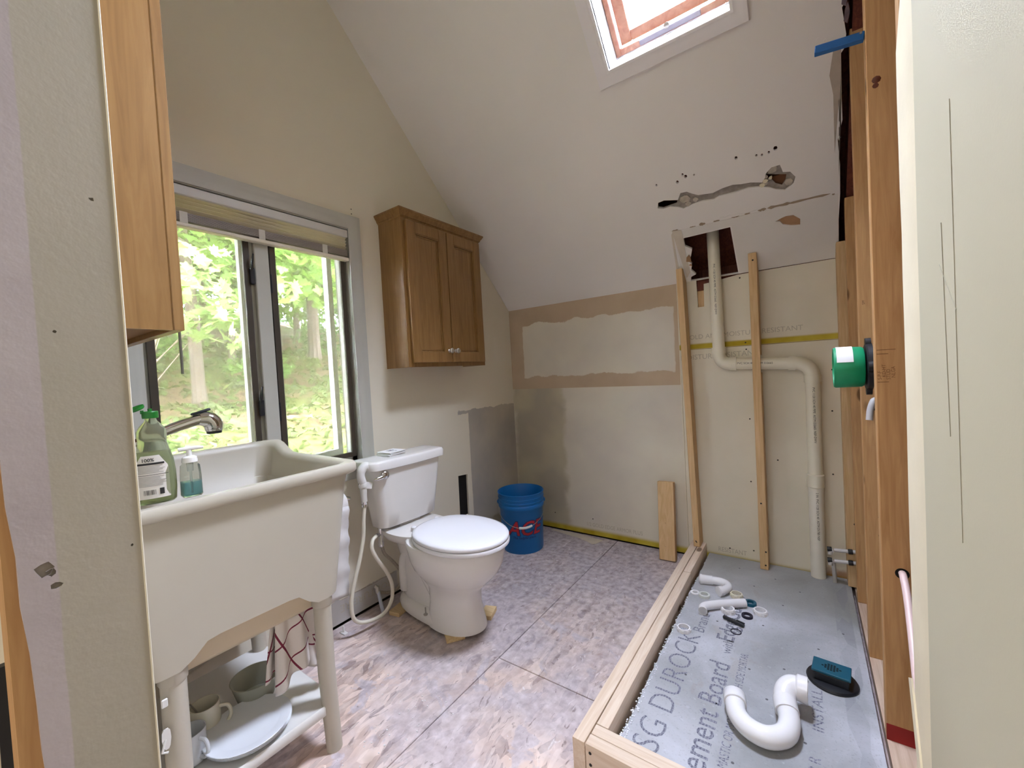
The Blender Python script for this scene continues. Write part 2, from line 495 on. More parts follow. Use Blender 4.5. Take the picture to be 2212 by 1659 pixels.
BRAID = plain('braided_hose', lin(150, 140, 124), .5, .25, 220, bump=.6, bsc=260)
BLACKP = plain('black_plastic', lin(22, 24, 30), .45, .1, 10)
BLACKR = plain('black_rubber', lin(26, 24, 44), .55, .1, 10)
BRONZE = plain('dark_bronze_frame', lin(64, 56, 46), .5, .1, 8)
DARK = plain('dark_cavity', lin(14, 9, 7), .9, .2, 5)
CAVITY = plain('stud_bay_backing', lin(96, 72, 50), .9, .2, 5)
GYPS = plain('torn_gypsum', lin(146, 138, 130), .95, .22, 40, bump=.9, bsc=60)
GYPSW = plain('gypsum_core', lin(214, 204, 186), .95, .08, 30, bump=.6, bsc=120)
PAPERT = plain('torn_brown_paper', lin(172, 134, 98), .9, .12, 20)
PAPERG = plain('torn_grey_paper', lin(176, 164, 150), .9, .08, 20)
BLUEB = plain('bucket_blue', lin(0, 98, 166), .42, .04, 4)
BLUET = plain('blue_tape_plastic', lin(12, 92, 160), .5, .08, 9)
TEAL = plain('teal_plastic', lin(0, 84, 108), .4, .05, 8)
GREENP = plain('green_cover', lin(10, 146, 98), .5, .08, 8)
GREENC = plain('green_cap', lin(20, 104, 30), .4, .05, 8)
REDP = plain('red_paint', lin(150, 22, 22), .6, .12, 8)
REDL = plain('letter_red', lin(170, 28, 40), .5, .03, 8)
NAVY = plain('letter_navy', lin(18, 44, 92), .5, .03, 8)
INK = plain('grey_ink', lin(186, 179, 163), .95, .10, 140)
q = N('dot_printed_ink'); co = q.coord(True, (1, 1, 1))
st_k = q.math('FRACT', q.math('MULTIPLY', q.xyz(co)[0], 118))
nz = q.noise(co, 240, 3)
q.base(q.mix(q.math('MULTIPLY', q.math('GREATER_THAN', st_k, .62), .55), q.ramp(nz, [(.4, lin(88, 88, 106)), (.62, lin(150, 152, 164))]), lin(160, 162, 172)))
q.set(Roughness=.95, Specular_IOR_Level=.1)
INKD = q.m
INKB = plain('black_ink', lin(40, 38, 36), .8, .1, 90)
PAPERW = plain('white_paper', lin(232, 232, 232), .8, .02, 9)
PEX = plain('pex_tube', lin(206, 204, 204), .35, .04, 9)
PEXP = plain('pink_pex_tube', lin(226, 200, 196), .4, .06, 9)
BEAD = plain('cream_edge_bead', lin(232, 222, 194), .7, .06, 7, bump=.2)
TISSUE = plain('tissue_paper', lin(226, 222, 220), .95, .05, 14, bump=.5, bsc=35)
TWIG = plain('bark', lin(88, 74, 60), .9, .25, 14, bump=.8, bsc=40)

def glass(name, col=(1, 1, 1, 1), rough=.02, ior=1.45, trans=1.0):
    q = N(name); co = q.coord(); nz = q.noise(co, 3, 2)
    q.base(q.ramp(nz, [(.3, tuple(v * .98 for v in col[:3])), (.7, col[:3])]))
    q.set(Roughness=rough, IOR=ior, Transmission_Weight=trans)
    return q.m
LIQ = glass('green_tinted_bottle', lin(206, 214, 186), .08, 1.12, .85)
LIQB = glass('blue_soap', lin(96, 176, 190), .1, 1.2, .7)
CLEARP = glass('clear_plastic', lin(236, 240, 228), .05, 1.1, .92)

def thin(name, col, alpha, rough=.02, diffuse=True):
    """pane or insect screen: lets most of the light straight through"""
    q = N(name)
    tr = q.n('ShaderNodeBsdfTransparent'); tr.inputs[0].default_value = (1, 1, 1, 1)
    if diffuse:
        d1_ = q.n('ShaderNodeBsdfDiffuse'); d1_.inputs[0].default_value = col
        d2_ = q.n('ShaderNodeBsdfTranslucent'); d2_.inputs[0].default_value = col
        d = q.n('ShaderNodeMixShader'); d.inputs[0].default_value = .45
        q.l(d1_.outputs[0], d.inputs[1]); q.l(d2_.outputs[0], d.inputs[2])
    else: d = q.n('ShaderNodeBsdfGlossy'); d.inputs[0].default_value = col; d.inputs['Roughness'].default_value = rough
    mx = q.n('ShaderNodeMixShader')
    nz = q.noise(q.coord(), 4, 3)
    q.l(q.math('ADD', q.math('MULTIPLY', nz, alpha * .3), alpha * .85), mx.inputs[0])
    q.l(tr.outputs[0], mx.inputs[1]); q.l(d.outputs[0], mx.inputs[2]); q.l(mx.outputs[0], q.out.inputs[0])
    return q.m
PANE = thin('window_pane', (.9, .95, .92, 1), .05, .01, False)
SCREEN = thin('insect_screen', lin(160, 158, 138), .42)

q = N('venetian_slat'); co = q.coord()
q.base(q.ramp(q.noise(co, 6, 2), [(.3, lin(214, 206, 178)), (.7, lin(222, 214, 190))]))
q.set(Roughness=.5)
SLAT = q.m
SLATG = plain('stacked_slat', lin(150, 142, 132), .5, .05, 6)

q = N('skylight_wood'); co = q.coord(False, (6, 6, 6))
q.base(q.ramp(q.noise(co, 4, 4, 1), [(.3, lin(204, 150, 128)), (.7, lin(228, 184, 160))])); q.set(Roughness=.45)
SKYWOOD = q.m

q = N('checked_towel')
uv = q.n('ShaderNodeUVMap'); sx = q.xyz(uv.outputs[0])
def lines(ax, per, wd, off=0.0):
    fr = q.math('FRACT', q.math('ADD', q.math('DIVIDE', sx[ax], per), off))
    return q.math('LESS_THAN', fr, wd / per)
ck = q.math('MAXIMUM', lines(0, .105, .006, .3), lines(1, .105, .006, .4))
c = q.mix(ck, lin(228, 220, 214), lin(122, 40, 62))
q.base(c); q.set(Roughness=.95); q.bump(q.noise(q.coord(), 300, 2), .3, .001)
TOWEL = q.m

def leafmat(name, a, b, tf=.42):
    q = N(name); nz = q.noise(q.coord(), 3.0, 3)
    q.base(q.ramp(nz, [(.3, a), (.7, b)])); q.set(Roughness=.5, Specular_IOR_Level=.4)
    tl = q.n('ShaderNodeBsdfTranslucent'); tl.inputs[0].default_value = tuple(min(1, v * 1.2) for v in b[:3]) + (1,)
    mx = q.n('ShaderNodeMixShader'); mx.inputs[0].default_value = tf
    q.l(q.b.outputs[0], mx.inputs[1]); q.l(tl.outputs[0], mx.inputs[2]); q.l(mx.outputs[0], q.out.inputs[0])
    return q.m
LEAFA = leafmat('maple_leaf', lin(76, 112, 44), lin(122, 152, 66))
LEAFB = leafmat('pale_leaf', lin(96, 124, 64), lin(140, 164, 92))
LEAFD = leafmat('deep_leaf', lin(62, 94, 44), lin(102, 130, 66))
CANOPY = leafmat('canopy_leaf', lin(58, 84, 40), lin(84, 112, 56), .22)
GRASSM = leafmat('weed_leaf', lin(66, 84, 36), lin(104, 116, 56))
q = N('leaf_litter'); co = q.coord(True)
c = q.ramp(q.noise(co, 3.0, 6, .6), [(.30, lin(84, 62, 44)), (.5, lin(126, 100, 74)), (.7, lin(156, 130, 100))])
c = q.mix(q.ramp(q.noise(co, .55, 4), [(.46, (0, 0, 0)), (.58, (.9, .9, .9))]), c, q.ramp(q.noise(co, 6, 4), [(.3, lin(78, 88, 38)), (.7, lin(118, 124, 62))]))
q.base(c); q.set(Roughness=.95, Specular_IOR_Level=.1); q.bump(q.noise(co, 8, 5), .6, .03)
LITTER = q.m

# ------------------------------------------------------------------ room shell
D, KZ = 2.268, 1.59                       # back wall plane, knee wall height
TH = math.atan(1.0042); CS, SN = math.cos(TH), math.sin(TH)
SO, SE1, SE2 = Vector((0, D, KZ)), Vector((1, 0, 0)), Vector((0, -CS, SN))
SNRM = SE1.cross(SE2)                     # into the room
def sp(u, v, d=0.0): return SO + SE1 * u + SE2 * v + SNRM * d
TOPZ = 3.07; YT = D - (TOPZ - KZ) / 1.0042

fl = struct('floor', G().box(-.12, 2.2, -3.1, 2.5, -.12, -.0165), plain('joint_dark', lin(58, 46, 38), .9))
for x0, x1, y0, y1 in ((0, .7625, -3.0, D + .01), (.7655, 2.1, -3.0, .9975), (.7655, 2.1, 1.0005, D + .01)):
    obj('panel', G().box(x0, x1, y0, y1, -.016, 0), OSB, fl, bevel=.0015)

yz = lambda: ((0, 0, 0), (0, 1, 0), (0, 0, 1))
wl = struct('wall_left', plate([(-3, .012), (D, .012), (D, KZ), (YT, TOPZ), (-3, TOPZ)],
    [[(.158, .742), (.958, .742), (.958, 1.872), (.158, 1.872)],
     [(1.622, .236), (1.708, .236), (1.712, .494), (1.626, .502)]], *yz(), .013), WALL, origin=(0, 0, 0))
obj('bay_shade_block', G().box(-.07, -.0132, 1.60, 1.735, .2, .53), DARK, wl)  # black block standing in for the shade inside the wall hole
obj('siding', plate([(-3.2, -.3), (2.6, -.3), (2.6, 3.4), (-3.2, 3.4)], [[(.158, .742), (.958, .742), (.958, 1.872), (.158, 1.872)]], (-.10, 0, 0), (0, 1, 0), (0, 0, 1), .03),
    plain('outer_siding', lin(120, 112, 100), .8), wl)
for o_, e1, e2, s_, sz in (((.0006, 1.095, .092), (0, -1, 0), (0, 0, -1), 'MOISTURE RE', .050),):
    text('lettering', s_, sz, o_, e1, e2, INK, wl)
ck = G()
for k in range(9):
    y = .80 + k * .034
    ck.box(.0003, .0012, y, y + .030, .1165 + random.uniform(-.003, .003), .1195 + random.uniform(-.002, .002))
obj('torn_paper_edge', ck, PAPERG, wl)
obj('screw', G().lathe([(.0005, .0), (.003, .001)], (0.0, .985, 1.975), (1, 0, 0), 8).lathe([(.0005, .0), (.003, .001)], (0.0, .985, 1.952), (1, 0, 0), 8), BLACKP, wl)

# back wall: painted drywall on the left, bare moisture board in the shower bay
xz = ((0, D, 0), (1, 0, 0), (0, 0, 1))
jag = [(1.305, 1.59), (1.308, 1.440), (1.341, 1.440), (1.343, 1.565), (1.40, 1.57), (1.45, 1.578), (1.505, 1.585), (1.508, 1.59)]
wb = struct('wall_back', plate([(0, .012), (1.2035, .012), (1.2035, KZ), (0, KZ)], [], *xz, .013), BACKWALL, origin=(0, D, 0))
obj('panel', plate([(1.205, .012), (2.05, .012), (2.05, 1.2045), (1.205, 1.2045)], [], *xz, .013), BACKWALL, wb)
obj('panel', plate([(1.205, 1.206), (2.05, 1.206), (2.05, KZ - .002), (1.508, KZ - .004)] + list(reversed(jag[:-1])) + [(1.205, KZ)], [], *xz, .013), BACKWALL, wb)
obj('sheathing', G().box(-.1, 2.2, 2.46, 2.50, -.3, 1.69), DARKWOOD, wb)
obj('wood_block', G().box(1.300, 1.350, D + .016, D + .05, 1.42, 1.532), STUD2, wb)
obj('wood_block', G().box(1.29, 1.52, D + .018, D + .06, 1.534, 1.60), DARKWOOD, wb)
F0 = D - .0008
text('lettering', 'MOLD AND MOISTURE RESISTANT', .036, (1.228, F0, 1.262), (1, 0, .004), (0, 0, 1), INK, wb, sx=1.0)
text('lettering', 'MOISTURE RESISTANT', .040, (1.205, F0, 1.146), (1, 0, .02), (0, 0, 1), INK, wb, sx=.98)
text('lettering', '1/2 GOLD EDGE ARMOR PLUS', .036, (.55, F0, .068), (1, 0, .004), (0, 0, 1), INK, wb, sx=.8)
text('lettering', 'RESISTANT', .036, (1.36, F0, .064), (1, 0, .004), (0, 0, 1), INK, wb, sx=.8)
sc = G()
for x, z in ((1.541, .814), (1.535, .476), (1.535, 1.222), (1.537, 1.186), (1.66, .602), (1.52, 1.567), (.31, .12), (.60, .12), (1.535, .10), (1.42, .09), (1.895, 1.06), (1.89, .86), (1.885, .55), (1.905, .18)):
    sc.lathe([(.004, .0004), (.0035, .0012)], (x, D, z), (0, -1, 0), 8)
obj('screw', sc, INKB, wb)

# ceiling slope with its cut-outs
crack = [(1.211, .499), (1.24, .503), (1.268, .495), (1.304, .486), (1.322, .516), (1.35, .514), (1.371, .498), (1.396, .482), (1.459, .473), (1.501, .483), (1.544, .486), (1.577, .478), (1.614, .474), (1.657, .46), (1.67, .477), (1.674, .495), (1.696, .515), (1.727, .516), (1.733, .494), (1.736, .481), (1.762, .474), (1.78, .445), (1.772, .419), (1.74, .398), (1.706, .412), (1.683, .429), (1.652, .442), (1.604, .452), (1.553, .448), (1.509, .449), (1.483, .45), (1.459, .441), (1.41, .448), (1.366, .445), (1.321, .434), (1.299, .449), (1.262, .463), (1.23, .461), (1.203, .472)]
d1 = [(1.208, .494), (1.24, .498), (1.268, .491), (1.300, .481), (1.295, .470), (1.262, .467), (1.23, .465), (1.207, .475)]
d2 = [(1.672, .472), (1.677, .488), (1.706, .477), (1.748, .464), (1.744, .442), (1.73, .422), (1.707, .436), (1.693, .460)]
brown = [(1.695, .257), (1.722, .268), (1.738, .272), (1.766, .269), (1.791, .243), (1.79, .211), (1.756, .218), (1.724, .233), (1.713, .252)]
cut = [(1.29, .275), (1.509, .279), (1.515, .003), (1.278, .003), (1.284, .03), (1.312, .042), (1.292, .075), (1.303, .114), (1.290, .13), (1.306, .16), (1.319, .202), (1.289, .229)]
sky = [(1.155, 1.121), (1.609, 1.121), (1.609, 1.90), (1.155, 1.90)]
pits = [[(u + .0055 * math.cos(a * PI / 3) * k, v + .0068 * math.sin(a * PI / 3) * k) for a in range(6)] for u, v, k in
        ((1.224, .588, .9), (1.319, .573, 1.2), (1.347, .600, 1.0), (1.359, .587, 1.3), (1.395, .583, .7), (1.570, .601, 1.1), (1.646, .585, .8), (1.666, .580, .8), (1.691, .582, .9), (1.715, .590, 1.5))]
redge = [(1.934, 0), (1.930, .2), (1.933, .32), (1.93, .45), (1.921, .55), (1.934, .62), (1.93, .70), (1.905, .76), (1.912, .83), (1.935, .86), (1.938, .9), (1.925, .98), (1.95, 1.02), (1.955, 1.1), (1.93, 1.2), (1.95, 1.3), (1.94, 2.09)]
outer = [(0, 0)] + redge + [(0, 2.09)]
cg = plate(outer, [crack, brown, [(a, max(b, .0032)) for a, b in cut], sky] + pits, SO, SE1, SE2, .013)
ce = struct('ceiling', cg, CEIL, origin=SO)
obj('flat_ceiling', G().box(-.1, 2.2, -3.1, YT, TOPZ, TOPZ + .03), CEIL, ce)
obj('roof_deck', plate([(-.2, -.35), (2.3, -.35), (2.3, 2.6), (-.2, 2.6)], [[(1.155, 1.121), (1.609, 1.121), (1.609, 1.90), (1.155, 1.90)]], sp(0, 0, -.20), SE1, SE2, .04), DARKWOOD, ce)
obj('roof_cap', G().box(-.2, 2.3, -3.2, 1.08, TOPZ + .03, TOPZ + .08), DARKWOOD, ce)
gb = plate([(u, v) for u, v in [(1.19, .41), (1.80, .37), (1.80, .54), (1.19, .54)]], [d1, d2], sp(0, 0, -.009), SE1, SE2, .003)
obj('gypsum_core', gb, GYPS, ce)
obj('wood_block', plate([(1.69, .40), (1.75, .40), (1.75, .46), (1.69, .46)], [], sp(0, 0, -.03), SE1, SE2, .02), plain('brown_lath', lin(126, 84, 56), .9), ce)
obj('wood_block', plate([(1.66, .20), (1.83, .20), (1.83, .30), (1.66, .30)], [], sp(0, 0, -.006), SE1, SE2, .006), PAPERT, ce)
cr = G()
for u, v, r in ((1.335, .478, .028), (1.345, .452, .016), (1.665, .452, .018), (1.655, .425, .014), (1.70, .503, .022), (1.755, .43, .022), (1.38, .462, .014), (1.675, .478, .010)):
    k = random.randint(6, 8)
    cr.prism([(u + r * random.uniform(.6, 1.1) * math.cos(2 * PI * a / k), v + r * random.uniform(.5, 1.0) * math.sin(2 * PI * a / k)) for a in range(k)], sp(0, 0, -.002 - .001 * random.random()), SE1, SE2, .004)
obj('crumbled_plaster', cr, plain('plaster_crumb', lin(182, 172, 158), .95, .15, 50, bump=.8), ce)
cr = G()
for u, v, r in ((1.668, .462, .012), (1.69, .47, .009), (1.655, .446, .012)):
    k = 7
    cr.prism([(u + r * random.uniform(.6, 1.1) * math.cos(2 * PI * a / k), v + r * random.uniform(.6, 1.0) * math.sin(2 * PI * a / k)) for a in range(k)], sp(0, 0, .0006), SE1, SE2, .006)
obj('plaster_chunk', cr, plain('white_plaster', lin(226, 216, 188), .95, .06, 30), ce)
# pale cut-in patch under the crack and the torn tape along its top
obj('patch_panel', plate([(1.243, .03), (1.285, .035), (1.292, .075), (1.286, .13), (1.285, .235), (1.287, .281), (1.515, .285), (1.521, .004), (1.929, .004), (1.927, .323), (1.243, .325)], [brown], sp(0, 0, .0012), SE1, SE2, .0014), PATCHW, ce)
tp = G()
def flake(u0, u1, v, h, lift=.0022):
    k = 6; a = []; b = []
    for i in range(k + 1):
        u = u0 + (u1 - u0) * i / k
        e = 0 if i in (0, k) else 1
        a.append((u, v + h * random.uniform(.2, .6) * e + .0005)); b.append((u, v - h * random.uniform(.2, .6) * e))
    tp.prism(a + list(reversed(b)), sp(0, 0, lift), SE1, SE2, .001)
for a_ in ((1.668, 1.76, .332, .013), (1.74, 1.90, .331, .009), (1.63, 1.665, .331, .012), (1.375, 1.405, .330, .015), (1.44, 1.47, .329, .006), (1.52, 1.555, .328, .008), (1.575, 1.60, .329, .006), (1.33, 1.36, .328, .004), (1.245, 1.275, .331, .005), (1.905, 1.915, .325, .008)):
    flake(*a_)
obj('torn_tape', tp, plain('torn_tape', lin(158, 140, 118), .9, .12, 20), ce)
tw = G()
for a_ in ((1.25, 1.29, .322, .006), (1.47, 1.52, .334, .012), (1.52, 1.57, .333, .009), (1.29, 1.33, .322, .005), (1.60, 1.63, .332, .008)):
    k = 6; u0, u1, v, h = a_; A = []; B = []
    for i in range(k + 1):
        u = u0 + (u1 - u0) * i / k; A.append((u, v + h * random.uniform(.3, .8) + .0005)); B.append((u, v - h * random.uniform(.2, .6)))
    tw.prism(A + list(reversed(B)), sp(0, 0, .003), SE1, SE2, .001)
for k in range(34):      # blistered paint by the right edge
    u = random.uniform(1.84, 1.93); v = random.uniform(.50, .92) if k < 26 else random.uniform(1.0, 1.1); r = random.uniform(.003, .009)
    tw.prism([(u + r * random.uniform(.4, .8) * math.cos(2 * PI * a / 6), v + r * random.uniform(.8, 1.8) * math.sin(2 * PI * a / 6)) for a in range(6)], sp(0, 0, .0016), SE1, SE2, .0016)
obj('peeling_paint', tw, CEIL, ce)
# broken board edge left of the pipe cut-out
bt = G()
bt.prism([(1.262, .03), (1.243, .332), (1.29, .325), (1.289, .275), (1.286, .235), (1.283, .16), (1.285, .06)], sp(0, 0, .0035), SE1, SE2, .0035)
bt.prism([(1.212, .02), (1.236, .31), (1.246, .325), (1.226, .02)], sp(0, 0, .0022), SE1, SE2, .002)
obj('board_edge', bt, plain('bare_board_edge', lin(206, 196, 180), .9, .06, 20), ce)
pt = G()
pt.prism([(1.284, .16), (1.300, .175), (1.304, .152), (1.303, .128), (1.278, .135)], sp(0, 0, .005), SE1, SE2, .001)
pt.prism([(1.287, .11), (1.300, .118), (1.304, .100)], sp(0, 0, .005), SE1, SE2, .001)
obj('torn_paper', pt, PAPERT, ce)
pg = G()
pg.prism([(1.922, .70), (1.93, .60), (1.927, .40), (1.93, .82), (1.905, .88), (1.895, .80), (1.900, .74)][:3] + [(1.930, .70), (1.925, .86), (1.905, .88), (1.893, .79), (1.905, .72), (1.912, .5)], sp(0, 0, .0018), SE1, SE2, .001)
obj('bare_paper', pg, PAPERG, ce)
pg2 = G()
for v0, v1, u, wd in ((.98, 1.05, 1.935, .012), (1.04, 1.12, 1.95, .014), (1.1, 1.2, 1.945, .016), (.93, .99, 1.94, .01)):
    pg2.prism([(u - wd, v0 + .01), (u, v0), (u + wd * .6, (v0 + v1) / 2), (u, v1), (u - wd * .7, v1 - .015)], sp(0, 0, .003), SE1, SE2, .001)
obj('torn_insulation', pg2, plain('grey_shreds', lin(112, 96, 100), .95, .3, 30), ce)
obj('rafter', G().obox(sp(1.985, 1.0, -.07), (SE1, SE2, SNRM), (.03, 1.25, .05)), DARKWOOD, ce)

# skylight: cased well, hinged wooden sash with a vent flap, pane
wn2 = sroot('window_2', sp(1.382, 1.121, 0))
W_ = .20
wg = G()
for a, b in (((1.155, 1.121), (1.609, 1.121)), ((1.609, 1.121), (1.609, 1.90)), ((1.609, 1.90), (1.155, 1.90)), ((1.155, 1.90), (1.155, 1.121))):
    ca = sum(x[0] for x in sky) / 4, sum(x[1] for x in sky) / 4
    def outw(p, t=.012): return (p[0] + (t if p[0] > ca[0] else -t), p[1] + (t if p[1] > ca[1] else -t))
    A, B = a, b; A2, B2 = outw(a), outw(b)
    wg.add([sp(*A, .002), sp(*B, .002), sp(*B, -.235), sp(*A, -.235), sp(*A2, .002), sp(*B2, .002), sp(*B2, -.235), sp(*A2, -.235)],
           [(0, 1, 2, 3), (7, 6, 5, 4), (0, 4, 5, 1), (3, 2, 6, 7), (0, 3, 7, 4), (1, 5, 6, 2)])
obj('well_lining', wg, plain('well_white', lin(236, 236, 238), .5, .02), wn2)
prof = [(0, .0), (.0, .012), (.010, .016), (.020, .012), (.032, .013), (.044, .019), (.054, .019), (.058, .0)]
def picture_frame(u0, u1, v0, v1, prof, place, g):
    rings = []
    for su, sv in ((0, 0), (1, 0), (1, 1), (0, 1)):
        rings.append([place((u1 + d if su else u0 - d), (v1 + d if sv else v0 - d), h) for d, h in prof])
    return g.loft(rings, closed=True)
obj('casing', picture_frame(1.155, 1.609, 1.121, 1.90, prof, sp, G()), SKYTRIM, wn2)
fg = G(); DD = -.155
def sbar(g, u0, u1, v0, v1, d0, d1):
    vs = [sp(u, v, d) for d in (d0, d1) for u, v in ((u0, v0), (u1, v0), (u1, v1), (u0, v1))]
    g.add(vs, [(0, 3, 2, 1), (4, 5, 6, 7), (0, 1, 5, 4), (1, 2, 6, 5), (2, 3, 7, 6), (3, 0, 4, 7)])
for b_ in ((1.157, 1.178, 1.125, 1.897), (1.586, 1.607, 1.125, 1.897), (1.178, 1.586, 1.876, 1.897)):
    obj('frame_stile', (lambda g: (sbar(g, *b_, -.21, -.135), g)[1])(G()), SKYWOOD, wn2, bevel=.002)
lo = G(); sbar(lo, 1.178, 1.586, 1.125, 1.150, -.21, -.135)
obj('frame_rail', lo, SKYWOOD, wn2, bevel=.002)
for b_ in ((1.182, 1.228, 1.155, 1.872), (1.536, 1.582, 1.155, 1.872), (1.228, 1.536, 1.155, 1.195), (1.228, 1.536, 1.83, 1.872)):
    g = G(); sbar(g, *b_, -.20, -.16); obj('sash_rail', g, SKYWOOD, wn2, bevel=.003)
vf = G(); sbar(vf, 1.262, 1.50, 1.128, 1.149, -.139, -.128)
vb = obj('vent_flap', vf, plain('grey_flap', lin(190, 188, 206), .4), wn2, bevel=.002)
obj('knob', G().lathe([(.010, 0), (.011, .008), (.004, .012)], sp(1.375, 1.152, -.131), SNRM, 12), DULLM, vb)
gp = G(); sbar(gp, 1.226, 1.538, 1.193, 1.832, -.183, -.178)
obj('pane', gp, PANE, wn2)

# right wall: framing open to the shower, drywall kept nearer the viewer
wr = sroot('wall_right', (2.06, 0, 0))
obj('backing', G().box(2.045, 2.10, -3.1, 2.5, -.2, 3.4), CAVITY, wr)
ue = [(-.640, 0), (-.646, .5), (-.638, .9), (-.643, 1.3), (-.638, 1.6), (-.646, 2.0), (-.640, 2.4), (-.643, TOPZ)]
obj('drywall', plate(ue + [(3, TOPZ), (3, 0)], [], (1.937, 0, 0), (0, -1, 0), (0, 0, 1), .012), RIGHTW, wr)
bd = G()
rings = []
for i in range(40):
    z = TOPZ * i / 39
    rg = .004 * math.sin(z * 9) + random.uniform(-.003, .003)
    if 1.66 < z < 1.74: rg -= .05
    top = .11 if z < 1.66 else .10
    rings.append([Vector((1.9465, .632, z)), Vector((1.9445, .650, z)), Vector((1.9395, .675, z)), Vector((1.9365, .70, z)), Vector((1.9365, .655 + top + rg, z)), Vector((1.9475, .655 + top + rg, z)), Vector((1.9475, .632, z))])
bd.loft(rings)
obj('bare_board_strip', bd, BEAD, wr)
obj('sole_plate', G().box(1.948, 2.037, -.1, 2.25, 0, .038), lumber('sole_pine', 1, lin(222, 200, 180), lin(190, 160, 134), False), wr)
tearg = G()
tearg.add([(1.9335, .80, .51), (1.9335, .775, .525), (1.9335, .665, .325), (1.9335, .69, .30), (1.9365, .80, .51), (1.9365, .775, .525), (1.9365, .665, .325), (1.9365, .69, .30)],
          [(0, 1, 2, 3), (7, 6, 5, 4), (0, 4, 5, 1), (1, 5, 6, 2), (2, 6, 7, 3), (3, 7, 4, 0)])
obj('torn_flap', tearg, BEAD, wr)
pl = G()
for a, b in (((.455, 1.30), (.485, 1.06)), ((.515, 1.0), (.49, .90))):
    pass
for y0, z0, y1, z1, wd in ((.507, 1.29, .49, 1.02, .0016), (.52, 1.24, .452, 1.175, .0012), (.458, 1.42, .45, .90, .0008)):
    dv = Vector((0, y1 - y0, z1 - z0)).normalized(); pv = Vector((1, 0, 0)).cross(dv)
    c_ = Vector((1.9366, (y0 + y1) / 2, (z0 + z1) / 2)); pl.obox(c_, (Vector((1, 0, 0)), dv, pv), (.0003, math.hypot(y1 - y0, z1 - z0) / 2, wd / 3))
obj('pencil_line', pl, plain('pencil', lin(166, 161, 142), .9), wr)

# partition the viewer looks past, with its drywalled end
wf = struct('wall_front', G().box(0.0, 1.137, -.205, -.117, 0, TOPZ), WALL, origin=(0, -.16, 0))
def jedge(z): return -.199 - .012 * min(1, max(0, (z - .754) / .316)) - .004 * min(1, max(0, (z - 1.07) / .2))
jl = [(jedge(TOPZ * k / 60) + random.uniform(-.0012, .0012), TOPZ * k / 60) for k in range(61)]
dents = []
for y, z, r in ((-.1315, 1.349, .0030), (-.190, .955, .009), (-.184, .950, .005), (-.168, 1.20, .002), (-.1815, .935, .006), (-.121, .955, .002)):
    k = 7
    dents.append([(y + r * random.uniform(.5, 1) * math.cos(2 * PI * a / k), z + r * random.uniform(.5, 1) * math.sin(2 * PI * a / k)) for a in range(k)])
jp = plate([(-.1125, 0), (-.1125, TOPZ)] + list(reversed(jl)), dents, (1.15, 0, 0), (0, 1, 0), (0, 0, 1), .0125)
obj('jamb_board', jp, JAMB, wf)
obj('dent_filler', G().box(1.136, 1.1475, -.199, -.113, .9, 1.4), GYPS, wf)
obj('corner_edge', G().box(1.1385, 1.151, -.1135, -.1115, 0, TOPZ), plain('edge_paint', lin(226, 218, 196), .7), wf, bevel=.0006)
jb = G()
for y, z, h in ((-.1765, .62, .03), (-.1795, .72, .05), (-.178, .70, .012)):
    jb.add([(1.1505, y, z), (1.1505, y + .003, z - h * .4), (1.156, y + .001, z - h * .6), (1.1505, y, z - h)], [(0, 1, 2), (0, 2, 3), (1, 3, 2), (0, 3, 1)])
obj('torn_paper', jb, PAPERW, wf)
obj('end_stud', G().box(1.05, 1.1375, -.2155, -.190, 0, TOPZ), STUD, wf)
struct('wall_hall', plate([(-.1, 0), (2.1, 0), (2.1, TOPZ), (-.1, TOPZ)], [], (0, -3.0, 0), (1, 0, 0), (0, 0, 1), -.03), WALL)

# ------------------------------------------------------------------ window 1: casing, mullion, sashes, screens
w1 = sroot('window_1', (0, .558, .742))
cprof = [(0, .0), (0, .010), (.012, .013), (.024, .011), (.040, .013), (.052, .018), (.062, .018), (.064, 0)]
def xcase(u, v, h): return Vector((h, u, v))
rings = []
for (u, v, du, dv) in ((.150, .735, -1, 0), (.150, 1.872, -1, 1), (.954, 1.872, 1, 1), (.954, .735, 1, 0)):
    rings.append([xcase(u + du * d, v + dv * d, h) for d, h in cprof])
obj('casing', G().loft(rings), WHITETRIM, w1)
jg = G()
jg.box(-.10, .004, .150, .162, .735, 1.876).box(-.10, .004, .954, .966, .735, 1.876).box(-.10, .004, .162, .954, 1.868, 1.878)
obj('jamb_lining', jg, WHITETRIM, w1)
obj('stool', G().box(-.10, .032, .066, 1.036, .722, .742), WHITETRIM, w1, bevel=.004, seg=2)
ap = G().box(0, .014, .084, 1.018, .662, .722).box(.0, .019, .084, 1.018, .704, .722)
obj('apron', ap, WHITETRIM, w1, bevel=.003)
obj('mullion', G().box(-.055, -.014, .534, .590, .742, 1.87), WHITETRIM, w1, bevel=.003)
sg = G()
for y0, y1 in ((.162, .186), (.512, .534), (.592, .600), (.930, .954)):
    sg.box(-.075, -.036, y0, y1, .742, 1.87)
sg.box(-.075, -.036, .162, .534, .742, .766).box(-.075, -.036, .592, .954, .742, .766)
obj('stop_strip', sg, WHITETRIM, w1)
for y0, y1 in ((.178, .518), (.5965, .944)):
    a, b, c_, d = y0, y1, .764, 1.866; t = .022
    g = G().box(-.035, -.022, a, a + t, c_, d).box(-.035, -.022, b - t, b, c_, d).box(-.035, -.022, a + t, b - t, c_, c_ + t).box(-.035, -.022, a + t, b - t, d - t, d)
    fr = obj('screen_frame', g, BRONZE, w1)
    obj('insect_mesh', G().box(-.029, -.028, a + t, b - t, c_ + t, d - t), SCREEN, fr)
